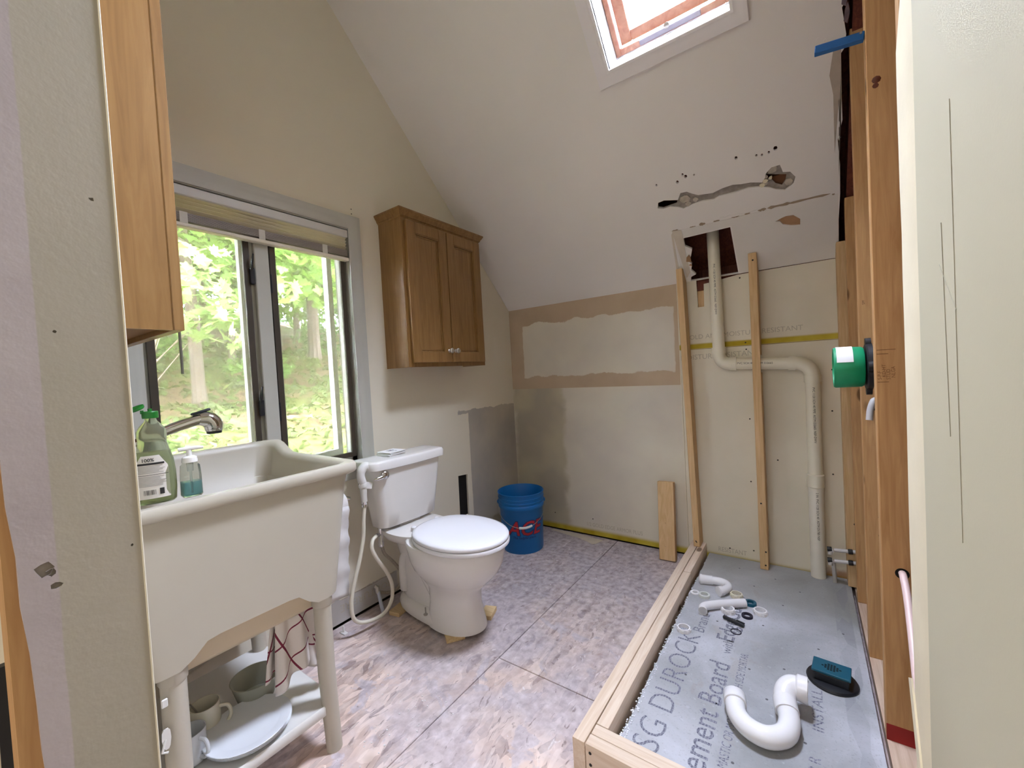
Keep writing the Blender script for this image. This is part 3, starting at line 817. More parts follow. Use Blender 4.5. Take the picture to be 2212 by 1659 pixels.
def sash(hy, ang, y0, y1, x0=-.085):
    """casement sash with the two stiles and rails, turned about its hinge edge"""
    t = .030; g = G()
    for b in ((y0, y0 + t, .758, 1.868), (y1 - t, y1, .758, 1.868), (y0 + t, y1 - t, .758, .80), (y0 + t, y1 - t, 1.826, 1.868)):
        g.box(x0 - .022, x0 + .006, *b)
    p = G().box(x0 - .010, x0 - .006, y0 + t, y1 - t, .80, 1.826)
    R = Matrix.Translation((x0, hy, 0)) @ Matrix.Rotation(ang, 4, 'Z') @ Matrix.Translation((-x0, -hy, 0))
    for q_ in (g, p): q_.v = [tuple(R @ Vector(v)) for v in q_.v]
    s_ = obj('sash', g, WHITETRIM, w1)
    obj('pane', p, PANE, s_)
sash(.17, 0, .166, .532)
sash(.900, math.radians(14), .590, .930, -.115)
for y, z in ((.523, 1.58), (.523, 1.045)):
    g = G().box(-.03, -.008, y - .010, y + .008, z - .034, z + .03)
    l_ = obj('sash_lock', g, BLACKP, w1, bevel=.002)
    obj('lever', G().tube([(-.012, y - .004, z + .02), (-.004, y - .004, z + .05), (.002, y, z + .085)], [.006, .005, .003], 8), BLACKP, l_)
for z in (1.56, 1.02):
    obj('lock_keeper', G().box(-.03, -.018, .592, .600, z - .04, z + .04), BLACKP, w1, bevel=.002)
obj('crank_stub', G().lathe([(.006, 0), (.006, .018), (.009, .02), (.009, .03), (.004, .034)], (-.025, .73, .766), (.3, 0, 1), 10), BLACKP, w1)

vb_ = thing('venetian_blind', 'white venetian blind drawn up to the top of the woodland window', 'blind', (.0, .556, 1.70))
obj('head_rail', G().box(-.022, .010, .166, .950, 1.826, 1.862), plain('rail_white', lin(206, 204, 200), .5, .02), vb_, bevel=.003)
for k in range(4):
    z = 1.818 - k * .0145
    g = G().obox((-.008, .558, z), (Vector((.72, 0, .69)), Vector((0, 1, 0)), Vector((-.69, 0, .72))), (.0125, .388, .0007))
    obj('slat', g, SLAT, vb_)
for k in range(9):
    z = 1.764 - k * .0034
    obj('slat', G().obox((-.006, .558, z), (Vector((1, 0, .06)).normalized(), Vector((0, 1, 0)), Vector((-.06, 0, 1)).normalized()), (.0125, .388, .0010)), SLATG, vb_)
obj('bottom_rail', G().box(-.020, .010, .166, .952, 1.714, 1.729), plain('rail_white2', lin(222, 214, 200), .5, .02), vb_, bevel=.003)
for y in (.30, .56, .83):
    obj('ladder_tape', G().box(.0065, .0085, y - .012, y + .012, 1.727, 1.768), plain('ladder_tape', lin(196, 190, 178), .7), vb_)
obj('tilt_wand', G().tube([(.006, .262, 1.83), (.008, .262, 1.5), (.010, .262, 1.19)], .0045, 8), plain('grey_wand', lin(120, 116, 104), .4), vb_)

# ------------------------------------------------------------------ wall cabinets
def cabinet(name, label, fr, w, h, dep, ndoors, crown, loc, inset=False):
    """fr(a, b, z): a along the front, b out from the wall, z up (metres, from loc)"""
    t = thing(name, label, 'cabinet', loc); B = Vector(loc)
    def bx(g, a0, a1, b0, b1, z0, z1):
        vs = [B + fr(a, b, z) for z in (z0, z1) for a, b in ((a0, b0), (a1, b0), (a1, b1), (a0, b1))]
        return g.add(vs, [(0, 3, 2, 1), (4, 5, 6, 7), (0, 1, 5, 4), (1, 2, 6, 5), (2, 3, 7, 6), (3, 0, 4, 7)])
    for a0 in (0, w - .014):
        obj('side_panel', bx(G(), a0 + .002, a0 + .012, 0, dep, 0, h), MAPLE, t)
    obj('bottom_panel', bx(G(), .012, w - .012, 0, dep, .014, .026), MAPLEIN, t)
    obj('top_panel', bx(G(), .012, w - .012, 0, dep, h - .02, h), MAPLE, t)
    obj('back_panel', bx(G(), .012, w - .012, 0, .006, .02, h - .02), MAPLEIN, t)
    st = .036; f0, f1 = dep, dep + .019
    for a0, a1, z0, z1 in ((0, st, 0, h), (w - st, w, 0, h), (st, w - st, 0, .036), (st, w - st, h - .036, h)):
        obj('face_frame', bx(G(), a0, a1, f0, f1, z0, z1), MAPLE, t, bevel=.001)
    gap = .006; dw = (w - 2 * .019 - gap * (ndoors - 1)) / ndoors
    for k in range(ndoors):
        a0 = .019 + k * (dw + gap); a1 = a0 + dw; z0, z1 = .022, h - .022; g0, g1 = f1 + .001, f1 + .019
        if inset:
            dw = (w - 2 * st - .006 - gap) / 2; a0 = st + .003 + k * (dw + gap); a1 = a0 + dw; z0, z1, g0, g1 = st + .003, h - st - .003, f0 + .0005, f1 - .0005
        s_ = .056; g = G()
        bx(g, a0, a0 + s_, g0, g1, z0, z1); bx(g, a1 - s_, a1, g0, g1, z0, z1)
        bx(g, a0 + s_, a1 - s_, g0, g1, z0, z0 + s_); bx(g, a0 + s_, a1 - s_, g0, g1, z1 - s_, z1)
        d_ = obj('door', g, MAPLE, t, bevel=.0015)
        b = G(); e = .008
        for q_ in range(2):
            i0 = s_ + q_ * e; hh = g1 - .003 - q_ * .004; wd = .005
            bx(b, a0 + i0, a0 + i0 + wd, g0, hh, z0 + i0, z1 - i0); bx(b, a1 - i0 - wd, a1 - i0, g0, hh, z0 + i0, z1 - i0)
            bx(b, a0 + i0, a1 - i0, g0, hh, z0 + i0, z0 + i0 + wd); bx(b, a0 + i0, a1 - i0, g0, hh, z1 - i0 - wd, z1 - i0)
        obj('bead', b, MAPLE, d_)
        obj('panel', bx(G(), a0 + s_ - .004, a1 - s_ + .004, g0 + .001, g0 + .007, z0 + s_ - .004, z1 - s_ + .004), MAPLE, d_)
        ka = (a1 - .022) if k == 0 else (a0 + .022)
        c_ = B + fr(ka, g1, z0 + .062); ax = (fr(0, 1, 0)).normalized()
        obj('knob', G().lathe([(.010, 0), (.006, .003), (.005, .012), (.013, .016), (.015, .021), (.011, .026), (.003, .028)], c_, ax, 14), DULLM, d_)
    if crown:
        pr = [(0, 0), (.003, .006), (.007, .008), (.010, .018), (.017, .026), (.019, .032), (.022, .034), (.022, .042), (-.01, .042)]
        rings = []
        for a, b, da, db in ((0, 0, -1, 0), (0, f1, -1, 1), (w, f1, 1, 1), (w, 0, 1, 0)):
            rings.append([B + fr(a + da * p, b + db * p, h - .010 + q_) for p, q_ in pr])
        obj('crown_molding', G().loft(rings), MAPLE, t)
    return t
cabinet('wall_cabinet', 'two-door maple wall cabinet with crown molding above the toilet', lambda a, b, z: Vector((b, a, z)), .602, .76, .158, 2, True, (.0, 1.137, 1.186))
cabinet('wall_cabinet', 'tall maple cabinet end hanging beside the left doorway edge, seen from its side', lambda a, b, z: Vector((.655 - a, -.1165 + b, z)), .61, .98, .187, 2, False, (0, 0, 1.266), True)

# ------------------------------------------------------------------ utility sink
RX, RY, HX, HY, RZ = .325, .216, .295, .326, .875
us = thing('utility_sink', 'white plastic laundry sink on round legs under the window', 'sink', (RX, RY, 0))
def sst(v, a, b):
    t_ = min(1, max(0, (v - a) / (b - a))); return t_ * t_ * (3 - 2 * t_)
def rimz(p):      # the window side of the rim stands up as a splash back
    return p + Vector((0, 0, .042 * (1 - sst(p.x, .085, .20))))
def aprz(p):
    far = abs(p.y - RY - .0)
    side = 1 - sst(.245 - far, .0, .10) if True else 0
    s_ = sst(far, .10, .165)
    return p + Vector((0, 0, .025 * (1 - s_) - .020 * s_))
def rr(hx, hy, r, z, fn=None, cx=RX, cy=RY): 
    p = rrect(cx, cy, hx, hy, r, z, 8)
    q_ = []
    for i in range(len(p)):      # extra points along the straights so the drops stay smooth
        a, b = p[i], p[(i + 1) % len(p)]
        q_.append(a)
        if i % 9 == 8:
            for k in range(1, 14): q_.append(a.lerp(b, k / 14))
    return [fn(v) for v in q_] if fn else q_
rings = [rr(.256, .262, .05, .79, None), rr(.262, .238, .045, .502, aprz), rr(.2685, .244, .05, .500, aprz), rr(.274, .292, .05, .80), rr(.276, .304, .05, .842, None),
         rr(.291, .322, .05, .843, rimz), rr(.295, .326, .052, .848, rimz), rr(.295, .326, .052, .866, rimz), rr(.290, .321, .05, .8745, rimz),
         rr(.272, .300, .05, .875, rimz), rr(.264, .290, .05, .870, rimz), rr(.258, .284, .05, .855, rimz), rr(.250, .272, .05, .79), rr(.246, .268, .05, .787), rr(.225, .245, .06, .56), rr(.19, .21, .06, .53), rr(.02, .02, .018, .522)]
obj('tub', G().loft(rings, (False, True)), SINKPL, us, smooth=50)
obj('basin_underside', G().loft([rr(.236, .258, .06, .72), rr(.218, .235, .06, .455), rr(.19, .21, .06, .432), rr(.05, .05, .04, .42)], (False, True)), plain('basin_tan', lin(206, 190, 160), .5, .03), us, smooth=50)
for x in (RX - .238, RX + .238):
    for y, bx_, by in ((.042, 1, -1), (.408, 1, 1)):
        g = G().lathe([(.0262, .0), (.0288, .004), (.0288, .05)], (x, y, .452), (0, 0, 1), 20)
        sck = g
        lg = G().tube([(x, y, .50), (x, y, .25), (x + .006, y + .006 * by, .0)], [.0255, .025, .023], 20)
        l_ = obj('leg', lg, SINKPL, us)
        obj('leg_socket', sck, SINKPL, l_)
cl = G()
cl.obox((RX + .263, .018, .425), (Vector((1, 0, 0)), Vector((0, 1, 0)), Vector((0, 0, 1))), (.0025, .006, .010))
obj('clip', cl, WHITEPL, us, bevel=.002)
obj('clip', G().loft([[Vector((RX + .264 + dx, .016 + y_ * w_, z)) for dx, y_ in ((0, -1), (.003, -1), (.003, 1), (0, 1))] for z, w_ in ((.368, .004), (.362, .0075), (.345, .0085), (.328, .006), (.322, .003))]).tube([(RX + .266, .014, .345), (RX + .270, .006, .322), (RX + .270, .016, .316)], .0028, 8), WHITEPL, us)
sh = G().loft([rr(.248, .212, .03, .118), rr(.252, .216, .03, .122), rr(.252, .216, .03, .146), rr(.248, .212, .03, .150), rr(.236, .200, .03, .146), rr(.20, .17, .03, .146)], (True, True))
obj('shelf', sh, WHITEPL, us, smooth=50)
obj('drain_tailpiece', G().tube(smooth_path([(RX, RY, .43), (RX, RY, .38), (.30, .16, .33), (.25, .05, .33)], 8), .020, 14), plain('ribbed_grey', lin(150, 140, 126), .5, .2, 120, bump=.8, bsc=60), us)

fc = thing('faucet', 'chrome pull-out faucet reaching over the laundry sink', 'faucet', (.25, -.02, .875))
FB = Vector((.25, -.02, .875))
obj('body', G().lathe([(.030, 0), (.030, .006), (.024, .012), (.022, .09), (.025, .10), (.022, .125), (.012, .14)], FB, (0, 0, 1), 24), CHROME, fc)
obj('lever', G().tube(smooth_path([FB + Vector((0, 0, .13)), FB + Vector((.01, -.02, .16)), FB + Vector((.02, -.05, .185))], 5), [.009] * 6 + [.007] * 5, 12), CHROME, fc)
spt = smooth_path([(.25, -.005, .95), (.25, .06, .983), (.25, .14, 1.014), (.25, .215, 1.036), (.25, .245, 1.038)], 6)
n_ = len(spt)
obj('spout', G().tube(spt, [.012 + .006 * i / n_ for i in range(n_)], 18), CHROME, fc)
hd = obj('spray_head', G().tube(smooth_path([(.25, .225, 1.040), (.25, .250, 1.036), (.25, .262, 1.022), (.25, .264, 1.006), (.25, .264, .998)], 5), [.019, .0205, .022, .0235, .0245, .025, .0255, .0255, .026, .026, .026, .026, .026, .0255, .025, .025, .024, .024, .023, .023, .022], 20), CHROME, fc)
obj('nozzle', G().lathe([(.020, 0), (.021, .008), (.018, .012)], (.25, .264, .990), (0, 0, 1), 18), BLACKP, hd)
obj('thumb_switch', G().obox((.25, .232, 1.062), (Vector((1, 0, 0)), Vector((0, .96, .26)), Vector((0, -.26, .96))), (.008, .026, .004)), BLACKP, hd, bevel=.003, seg=2)

# bottles on the sink rim
db = thing('dish_soap_bottle', 'clear dish soap bottle with open green cap on sink corner', 'bottle', (.556, .040, .8755))
DBO = Vector((.556, .040, .8755)); va = Vector((.935, -.30, 0)).normalized(); vb2 = Vector((.30, .935, 0)).normalized()   # out of the label / along it
def ov(z, a, b, n=28, e=2.3):
    out = []
    for k in range(n):
        t_ = 2 * PI * k / n; c_, s_ = math.cos(t_), math.sin(t_)
        out.append(DBO + va * (a * abs(c_) ** (2 / e) * (1 if c_ > 0 else -1)) + vb2 * (b * abs(s_) ** (2 / e) * (1 if s_ > 0 else -1)) + Vector((0, 0, z)))
    return out
bp_ = [(0, .018, .033), (.004, .021, .037), (.03, .0225, .039), (.07, .0225, .039), (.10, .021, .036), (.125, .0185, .029), (.138, .0175, .026), (.150, .0180, .027), (.165, .0180, .0275), (.178, .015, .021), (.188, .011, .0125), (.192, .0105, .0105), (.198, .0105, .0105)]
obj('bottle_body', G().loft([ov(z, a, b) for z, a, b in bp_]), LIQ, db, smooth=60)
obj('liquid', G().loft([ov(z, a * .9, b * .93) for z, a, b in [(.003, .018, .033), (.006, .021, .037), (.03, .0225, .039), (.07, .0225, .039), (.10, .021, .036), (.118, .019, .031)]]), glass('green_soap', lin(196, 202, 150), .05, 1.1, .85), db, smooth=60)
lbl = G(); rr_ = []
for i in range(9):
    z = .014 + .098 * i / 8
    a, b = .0232, .0395
    wdt = 1.0 if z < .085 else 1.0 - (z - .085) / .03 * .5
    rr_.append((z, wdt))
ob = N('label_paper'); ob.base(lin(214, 208, 200)); ob.set(Roughness=.6); LBL = ob.m
vs = []; fs = []; cols = 9
for z, wd in rr_:
    for k in range(cols):
        t_ = (-1 + 2 * k / (cols - 1)) * wd * .92; b_ = .0395 * (1 if z < .08 else 1 - (z - .08) * 2.2)
        yb = t_ * b_ * .86; xa = .0236 * (1 - abs(yb / b_) ** 2.3) ** (1 / 2.3) + .0004
        vs.append(DBO + va * xa + vb2 * (yb - .004) + Vector((0, 0, z)))
for i in range(len(rr_) - 1):
    for k in range(cols - 1): fs.append((i * cols + k, i * cols + k + 1, (i + 1) * cols + k + 1, (i + 1) * cols + k))
lb = obj('label', G().add(vs, fs), LBL, db, smooth=60, recalc=False)
def onlabel(u, v):
    b_ = .0395; yb = max(-.033, min(.033, u)); xa = .0236 * (1 - abs(yb / b_) ** 2.3) ** (1 / 2.3) + .0011
    return DBO + va * xa + vb2 * (yb - .004) + Vector((0, 0, v))
def ltext(s_, size, u0, v0, mat=INKB, **k): text('lettering', s_, size, (0, 0, 0), (1, 0, 0), (0, 1, 0), mat, lb, fn=lambda u, v: onlabel(u + u0, v + v0), **k)
ltext('100%', .0105, -.016, .0985, bold=.0002)
pb = G()
def lrect(u0, u1, v0, v1):
    n = 6; a = [onlabel(u0 + (u1 - u0) * i / n, v0) for i in range(n + 1)] + [onlabel(u1 - (u1 - u0) * i / n, v1) for i in range(n + 1)]
    pb.add(a, [(i, i + 1, 2 * n - i, 2 * n + 1 - i) for i in range(n)])
lrect(-.026, .024, .091, .0955); lrect(-.029, .030, .0675, .0685)
for k in range(14): lrect(-.015 + k * .0016, -.015 + k * .0016 + random.choice((.0005, .0009)), .023, .034)
lrect(.013, .021, .022, .036)
obj('print', pb, INKB, lb, smooth=0, recalc=False, kind='stuff')
pb = G()
for v in [.0875 - k * .0030 for k in range(6)] + [.0635 - k * .0030 for k in range(8)]:
    lrect(-.027 + random.uniform(0, .002), .024 + random.uniform(-.012, .004), v, v + .0012)
obj('small_print', pb, plain('label_grey', lin(150, 146, 140), .7), lb, smooth=0, recalc=False, kind='stuff')
capg = G().lathe([(.0145, 0), (.0150, .004), (.0150, .014), (.0135, .016), (.004, .016), (.004, .022), (.002, .022)], DBO + Vector((0, 0, .196)), (0, 0, 1), 22)
cp = obj('cap', capg, GREENC, db)
cc = DBO + Vector((0, 0, .2205)) - vb2 * .0225
obj('hinge', G().obox(DBO + Vector((0, 0, .211)) - vb2 * .0135, (va, vb2, Vector((0, 0, 1))), (.005, .003, .004)), GREENC, cp)
obj('flip_lid', G().lathe([(.013, -.004), (.0145, -.002), (.0145, .003), (.010, .004), (.006, .003)], cc, Vector((0, 0, 1)) * .86 - vb2 * .35 + va * .2, 20), GREENC, cp)

hs = thing('hand_soap_bottle', 'small clear pump bottle with blue soap beside the dish soap', 'bottle', (.572, .103, .8755))
HO = Vector((.572, .103, .8755))
obj('bottle_body', G().loft([rrect(HO.x, HO.y, a, a * 1.05, a * .5, HO.z + z) for z, a in ((0, .0165), (.004, .0185), (.05, .018), (.074, .0165), (.080, .012), (.083, .0115))]), CLEARP, hs, smooth=50)
obj('liquid', G().loft([rrect(HO.x, HO.y, a, a * 1.05, a * .5, HO.z + z) for z, a in ((.003, .0150), (.006, .0168), (.036, .0168))]), LIQB, hs, smooth=50)
obj('pump_collar', G().lathe([(.0155, 0), (.0160, .004), (.0145, .012), (.010, .015), (.0055, .016), (.0055, .030)], HO + Vector((0, 0, .082)), (0, 0, 1), 20), WHITEPL, hs)
obj('pump_head', G().tube([HO + Vector((-.004, -.02, .114)), HO + Vector((0, 0, .115)), HO + Vector((.006, .028, .114))], [.005, .0055, .0035], 10), WHITEPL, hs)
obj('dip_tube', G().tube([HO + Vector((0, 0, .008)), HO + Vector((0, 0, .082))], .0025, 8).lathe([(.006, .060), (.0065, .064), (.0065, .080)], HO, (0, 0, 1), 12), plain('dip_tube', lin(190, 194, 190), .4), hs)

# crockery on the shelf under the sink
def plate_prof(r): return [(.001, .0035), (r * .62, .0035), (r * .66, .0), (r * .70, .0), (r * .72, .004), (r * .985, .0095), (r, .0115), (r * .985, .0125), (r * .74, .007), (r * .70, .0055), (.001, .0052)]
PC = (.468, .224)
proto = None
for k in range(4):
    z = .1505 + k * .0062; r = .108
    nm = ('bottom', 'second from the bottom', 'third from the bottom', 'top')[k]
    lab = ['lowest white plate of the stack on the shelf under the sink', 'second white plate up in the stack under the sink', 'third white plate up in the stack under the sink', 'topmost white plate of the stack on the shelf under the sink'][k]
    if proto is None:
        proto = obj('dinner_plate', G().lathe(plate_prof(r), (PC[0], PC[1], z), (0, 0, 1), 40, (False, False)), CERAM)
        o = proto
    else:
        o = proto.copy(); COL.objects.link(o); o.location = proto.location + Vector((.004 * k, -.002 * k, .0062 * k))
    tag(o, lab, 'plate', 'stack of plates under the sink')
tag(obj('bowl', G().lathe([(.001, .003), (.040, .003), (.042, .0), (.044, .0), (.050, .006), (.066, .066), (.069, .070), (.066, .0705), (.062, .066), (.046, .010), (.001, .0065)], (.350, .292, .1505), (0, 0, 1), 36, (False, False)), BOWLG),
    'grey-green plastic bowl behind the plates under the sink', 'bowl')
def mug(lab, c, r, h, mat, ha):
    t = thing('mug', lab, 'mug', c); c = Vector(c)
    obj('cup', G().lathe([(.001, .004), (r * .8, .004), (r * .82, 0), (r * .9, 0), (r * .97, .006), (r, h * .5), (r, h), (r * .93, h), (r * .92, h * .5), (r * .86, .010), (.001, .008)], c, (0, 0, 1), 28, (False, False)), mat, t)
    d = Vector((math.cos(ha), math.sin(ha), 0))
    obj('handle', G().tube(smooth_path([c + d * r * .95 + Vector((0, 0, h * .82)), c + d * r * 1.55 + Vector((0, 0, h * .78)), c + d * r * 1.75 + Vector((0, 0, h * .5)), c + d * r * 1.45 + Vector((0, 0, h * .24)), c + d * r * .95 + Vector((0, 0, h * .2))], 5), .0048, 10), mat, t)
mug('cream mug with thin dark marks behind the front mug under the sink', (.370, .152, .1505), .036, .086, MUGG, .9)
mug('white mug nearest the sink leg beside the plates', (.436, .098, .1505), .034, .080, CERAM, .35)
tag(obj('teaspoon', G().tube(smooth_path([(.362, .146, .162), (.356, .138, .21), (.348, .124, .244)], 4), .0022, 8).ball((.345, .119, .252), .008, 10, (.6, .6, 1.2)), DULLM), 'dark metal spoon standing in the cream mug under the sink', 'spoon')

# towel over a rod under the far end of the tub
rod = tag(obj('towel_rod', G().tube([(.30, .385, .452), (.42, .395, .4535), (.545, .410, .455)], .006, 12), DULLM), 'short metal rod under the sink carrying the checked towel', 'rod')
def towel():
    g = G(); uvs = []; nu, nv = 36, 26
    def P(i, j, lay):
        u = i / nu; v = j / nv
        wtop, wbot = .13, .185
        wd = wtop + (wbot - wtop) * (v ** .8)
        L = .240 if lay == 0 else .215
        L = L * (1 - .16 * math.sin(u * 3.1 + lay * 1.3) * (1 if lay == 0 else .6))
        fold = math.sin(u * 17 + lay) * (.006 + .010 * v) + math.sin(u * 7 + 2 * lay) * .008 * v
        dx = (.015 if lay == 0 else -.013) * (.35 + min(1, v * 5) * .65)
        x = .485 + dx + fold - .008 * (1 - u)
        y = .370 + (u - .5) * wd + .012 * v * (1 if lay == 0 else -1)
        zt = .460 - abs(u - .5) * .012
        z = zt - (L * v if v > .05 else L * .05 * (v / .05) ** 2)
        return Vector((x, y, z))
    for lay in (0, 1):
        b = len(g.v)
        vs = [P(i, j, lay) for j in range(nv + 1) for i in range(nu + 1)]
        for j in range(nv + 1):
            for i in range(nu + 1):
                d = (i - nu / 2) * .0065; e = j * .0105
                a = .42 if lay == 0 else -.2
                uvs.append((d * math.cos(a) - e * math.sin(a) + lay * .05, d * math.sin(a) + e * math.cos(a)))
        g.add(vs, [(j * (nu + 1) + i, j * (nu + 1) + i + 1, (j + 1) * (nu + 1) + i + 1, (j + 1) * (nu + 1) + i) for j in range(nv) for i in range(nu)])
    n = (nu + 1) * (nv + 1)
    g.add([], [])
    g.f += [(i, i + 1, n + i + 1, n + i) for i in range(nu)]
    o = obj('dish_towel', g, TOWEL, smooth=80, recalc=False)
    ul = o.data.uv_layers.new(name='UVMap')
    for lp in o.data.loops: ul.data[lp.index].uv = uvs[lp.vertex_index]
    sm = o.modifiers.new('thickness', 'SOLIDIFY'); sm.thickness = .0022
    return o
tag(towel(), 'white dish towel with thin red check hanging under the sink', 'towel')

# ------------------------------------------------------------------ toilet
TY, TZ = 1.092, .021
to = thing('toilet', 'bone-colored toilet with closed white lid set loose on wood shims', 'toilet', (.32, TY, TZ))
def dring(z, x0, x1, hw, xm=None, eb=3.0, ef=2.0, n=40, dy=0):
    xm = x0 + (x1 - x0) * .42 if xm is None else xm
    out = []
    for k in range(n):
        t = 2 * PI * k / n; c_, s_ = math.cos(t), math.sin(t); e = ef if c_ > 0 else eb
        r = (abs(c_) ** e + abs(s_) ** e) ** (-1 / e)
        out.append(Vector((xm + r * c_ * ((x1 - xm) if c_ > 0 else (xm - x0)), TY + dy + r * s_ * hw, z)))
    return out
bg = G()
bg.loft([dring(TZ, .345, .622, .112), dring(.05, .35, .615, .108), dring(.12, .355, .600, .097), dring(.19, .35, .605, .097), dring(.235, .33, .655, .126), dring(.28, .305, .700, .158),
         dring(.325, .29, .724, .174), dring(.37, .275, .735, .179), dring(.398, .27, .741, .183), dring(.404, .275, .737, .179)])
bg.loft([dring(TZ, .095, .60, .104, .40, 2.6, 2.4), dring(.045, .092, .605, .108, .40, 2.6, 2.4), dring(.062, .10, .59, .100, .40, 2.6, 2.4), dring(.075, .12, .55, .085, .38, 2.6, 2.4)])
bg.loft([dring(.06, .12, .46, .070, .3), dring(.15, .13, .45, .066, .3), dring(.26, .12, .45, .078, .3), dring(.34, .10, .45, .095, .3), dring(.38, .08, .42, .115, .26)])
bg.tube(smooth_path([(.42, TY - .046, .10), (.33, TY - .052, .22), (.24, TY - .056, .30), (.17, TY - .050, .24), (.16, TY - .045, .10)], 6), .030, 14)
bg.tube(smooth_path([(.42, TY + .046, .10), (.33, TY + .052, .22), (.24, TY + .056, .30), (.17, TY + .050, .24), (.16, TY + .045, .10)], 6), .030, 14)
bg.loft([dring(.352, .07, .40, .10, .22), dring(.372, .06, .40, .135, .22), dring(.400, .055, .40, .150, .22), dring(.412, .056, .395, .148, .22), dring(.416, .065, .385, .138, .22)])
bg.box(.085, .165, TY - .06, TY + .06, .41, .434)
obj('bowl', bg, CHINA, to, smooth=50)
def trect(z, x0, x1, hw, bow, r=.035):
    p = rrect((x0 + x1) / 2, TY, (x1 - x0) / 2, hw, r, z, 5); q_ = []
    for i in range(len(p)):
        a, b = p[i], p[(i + 1) % len(p)]; q_.append(a)
        if i % 6 == 5:
            for k in range(1, 9): q_.append(a.lerp(b, k / 9))
    return [v + Vector((bow * (1 - ((v.y - TY) / hw) ** 2) * sst(v.x, (x0 + x1) / 2, x1), 0, 0)) for v in q_]
tk = obj('tank', G().loft([trect(.428, .072, .170, .158, .010), trect(.433, .066, .176, .165, .012), trect(.50, .060, .182, .172, .014), trect(.60, .052, .186, .188, .016), trect(.722, .045, .192, .203, .018)]), CHINA, to, smooth=50)
obj('tank_lid', G().loft([trect(.714, .040, .200, .212, .018, .03), trect(.717, .034, .206, .220, .019, .03), trect(.748, .033, .207, .221, .019, .03), trect(.756, .038, .202, .215, .018, .03), trect(.758, .050, .190, .204, .016, .03)]), CHINA, to, smooth=50)
lv = G().lathe([(.004, -.01), (.018, 0), (.020, .006), (.020, .014), (.014, .021), (.004, .024)], (.200, .935, .692), (1, 0, 0), 18)
lv.tube(smooth_path([(.212, .933, .692), (.218, .915, .689), (.219, .895, .686), (.217, .872, .684)], 4), [.008, .009, .010, .0105, .0105, .010, .0095, .009, .0085, .008, .007, .005, .003], 12)
obj('flush_lever', lv, CHROME, tk)
def dsh(z, s_=1.0): return dring(z, .288 + (1 - s_) * .2, .757 - (1 - s_) * .24, .186 * s_, .52, 2.25, 2.05, 48)
obj('seat', G().loft([dsh(.405, .975), dsh(.408, .995), dsh(.418, 1.0), dsh(.424, .985), dsh(.424, .66), dsh(.418, .645), dsh(.408, .645), dsh(.405, .66)], closed=True), SEATW, to, smooth=50)
obj('lid', G().loft([dsh(.426, .975), dsh(.429, .99), dsh(.437, .99), dsh(.443, .972), dsh(.447, .90), dsh(.449, .6), dsh(.450, .2)]), SEATW, to, smooth=50)
for dy in (-.07, .07):
    obj('hinge', G().lathe([(.014, 0), (.015, .004), (.013, .020), (.008, .024)], (.283, TY + dy, .415), (0, 0, 1), 14), SEATW, to)
obj('bolt', G().lathe([(.010, 0), (.011, .004), (.006, .006), (.003, .008), (.003, .034)], (.372, .990, .062), (0, 0, 1), 10), DULLM, to)

to.rotation_euler = (0, 0, -.05); to.location = (.32, TY - .006, TZ)
sb = [('wood shim block under the front left of the toilet base', (.520, 1.002), .034, .040, -.62), ('wood shim block under the rear left of the toilet base by the wall', (.150, 1.010), .030, .045, .2), ('wood shim sticking out from under the right side of the toilet', (.545, 1.205), .028, .042, .35)]
for lab, c_, a, b, r in sb:
    ax = (Vector((math.cos(r), math.sin(r), 0)), Vector((-math.sin(r), math.cos(r), 0)), Vector((0, 0, 1)))
    tag(obj('wood_shim', G().obox((c_[0], c_[1], .0104), ax, (a, b, .0100)), SHIM, bevel=.001), lab, 'shim', 'shims under the toilet')

for k, (dx, dy, r) in enumerate(((0, 0, .1), (.003, -.002, .02), (-.002, .003, .16), (.002, .001, .08))):
    z = .7585 + k * .0048; c_ = Vector((.105 + dx, 1.050 + dy, z + .0022))
    ax = (Vector((math.cos(r), math.sin(r), 0)), Vector((-math.sin(r), math.cos(r), 0)), Vector((0, 0, 1)))
    o = obj('sample_card', G().obox(c_, ax, (.045, .052, .0021)), PAPERW, bevel=.0008)
    tag(o, 'white card in the stack on the toilet tank lid, ' + ('lowest of the four', 'second from the bottom', 'third from the bottom', 'topmost')[k], 'card', 'cards stacked on the toilet tank')
    if k == 3:
        pgk = G()
        for q_ in range(5):
            uu = -.02 + q_ * .010
            pgk.obox(c_ + ax[0] * uu + ax[1] * (.012 * math.sin(q_ * 2.1)) + Vector((0, 0, .00225)), (ax[0], ax[1], ax[2]), (.0045, .014 - .002 * q_, .0001))
        obj('drawing', pgk, plain('card_ink', lin(150, 146, 156), .8), o, kind='stuff')

# bidet sprayer: head in its holder on the tank side, white hose to the tee valve
bs = thing('bidet_sprayer', 'white hand bidet sprayer hung on the side of the toilet tank', 'sprayer', (.15, .853, .56))
obj('sprayer_head', G().tube(smooth_path([(.15, .853, .585), (.15, .852, .62), (.15, .850, .665), (.15, .843, .700), (.15, .848, .727), (.15, .866, .742), (.15, .880, .735)], 5), [.014] * 6 + [.015] * 5 + [.018] * 8 + [.020] * 8 + [.021] * 4, 16), WHITEPL, bs)
hb = G().obox((.15, .872, .655), (Vector((1, 0, 0)), Vector((0, .95, -.3)), Vector((0, .3, .95))), (.014, .020, .016)).lathe([(.017, -.012), (.019, -.008), (.019, .008), (.017, .012)], (.15, .851, .660), (0, 0, 1), 16)
obj('holder', hb, WHITEPL, bs, bevel=.002)
obj('trigger', G().lathe([(.004, 0), (.006, .004), (.006, .012), (.003, .016)], (.152, .842, .668), (.3, -1, .2), 10), CHROME, bs)
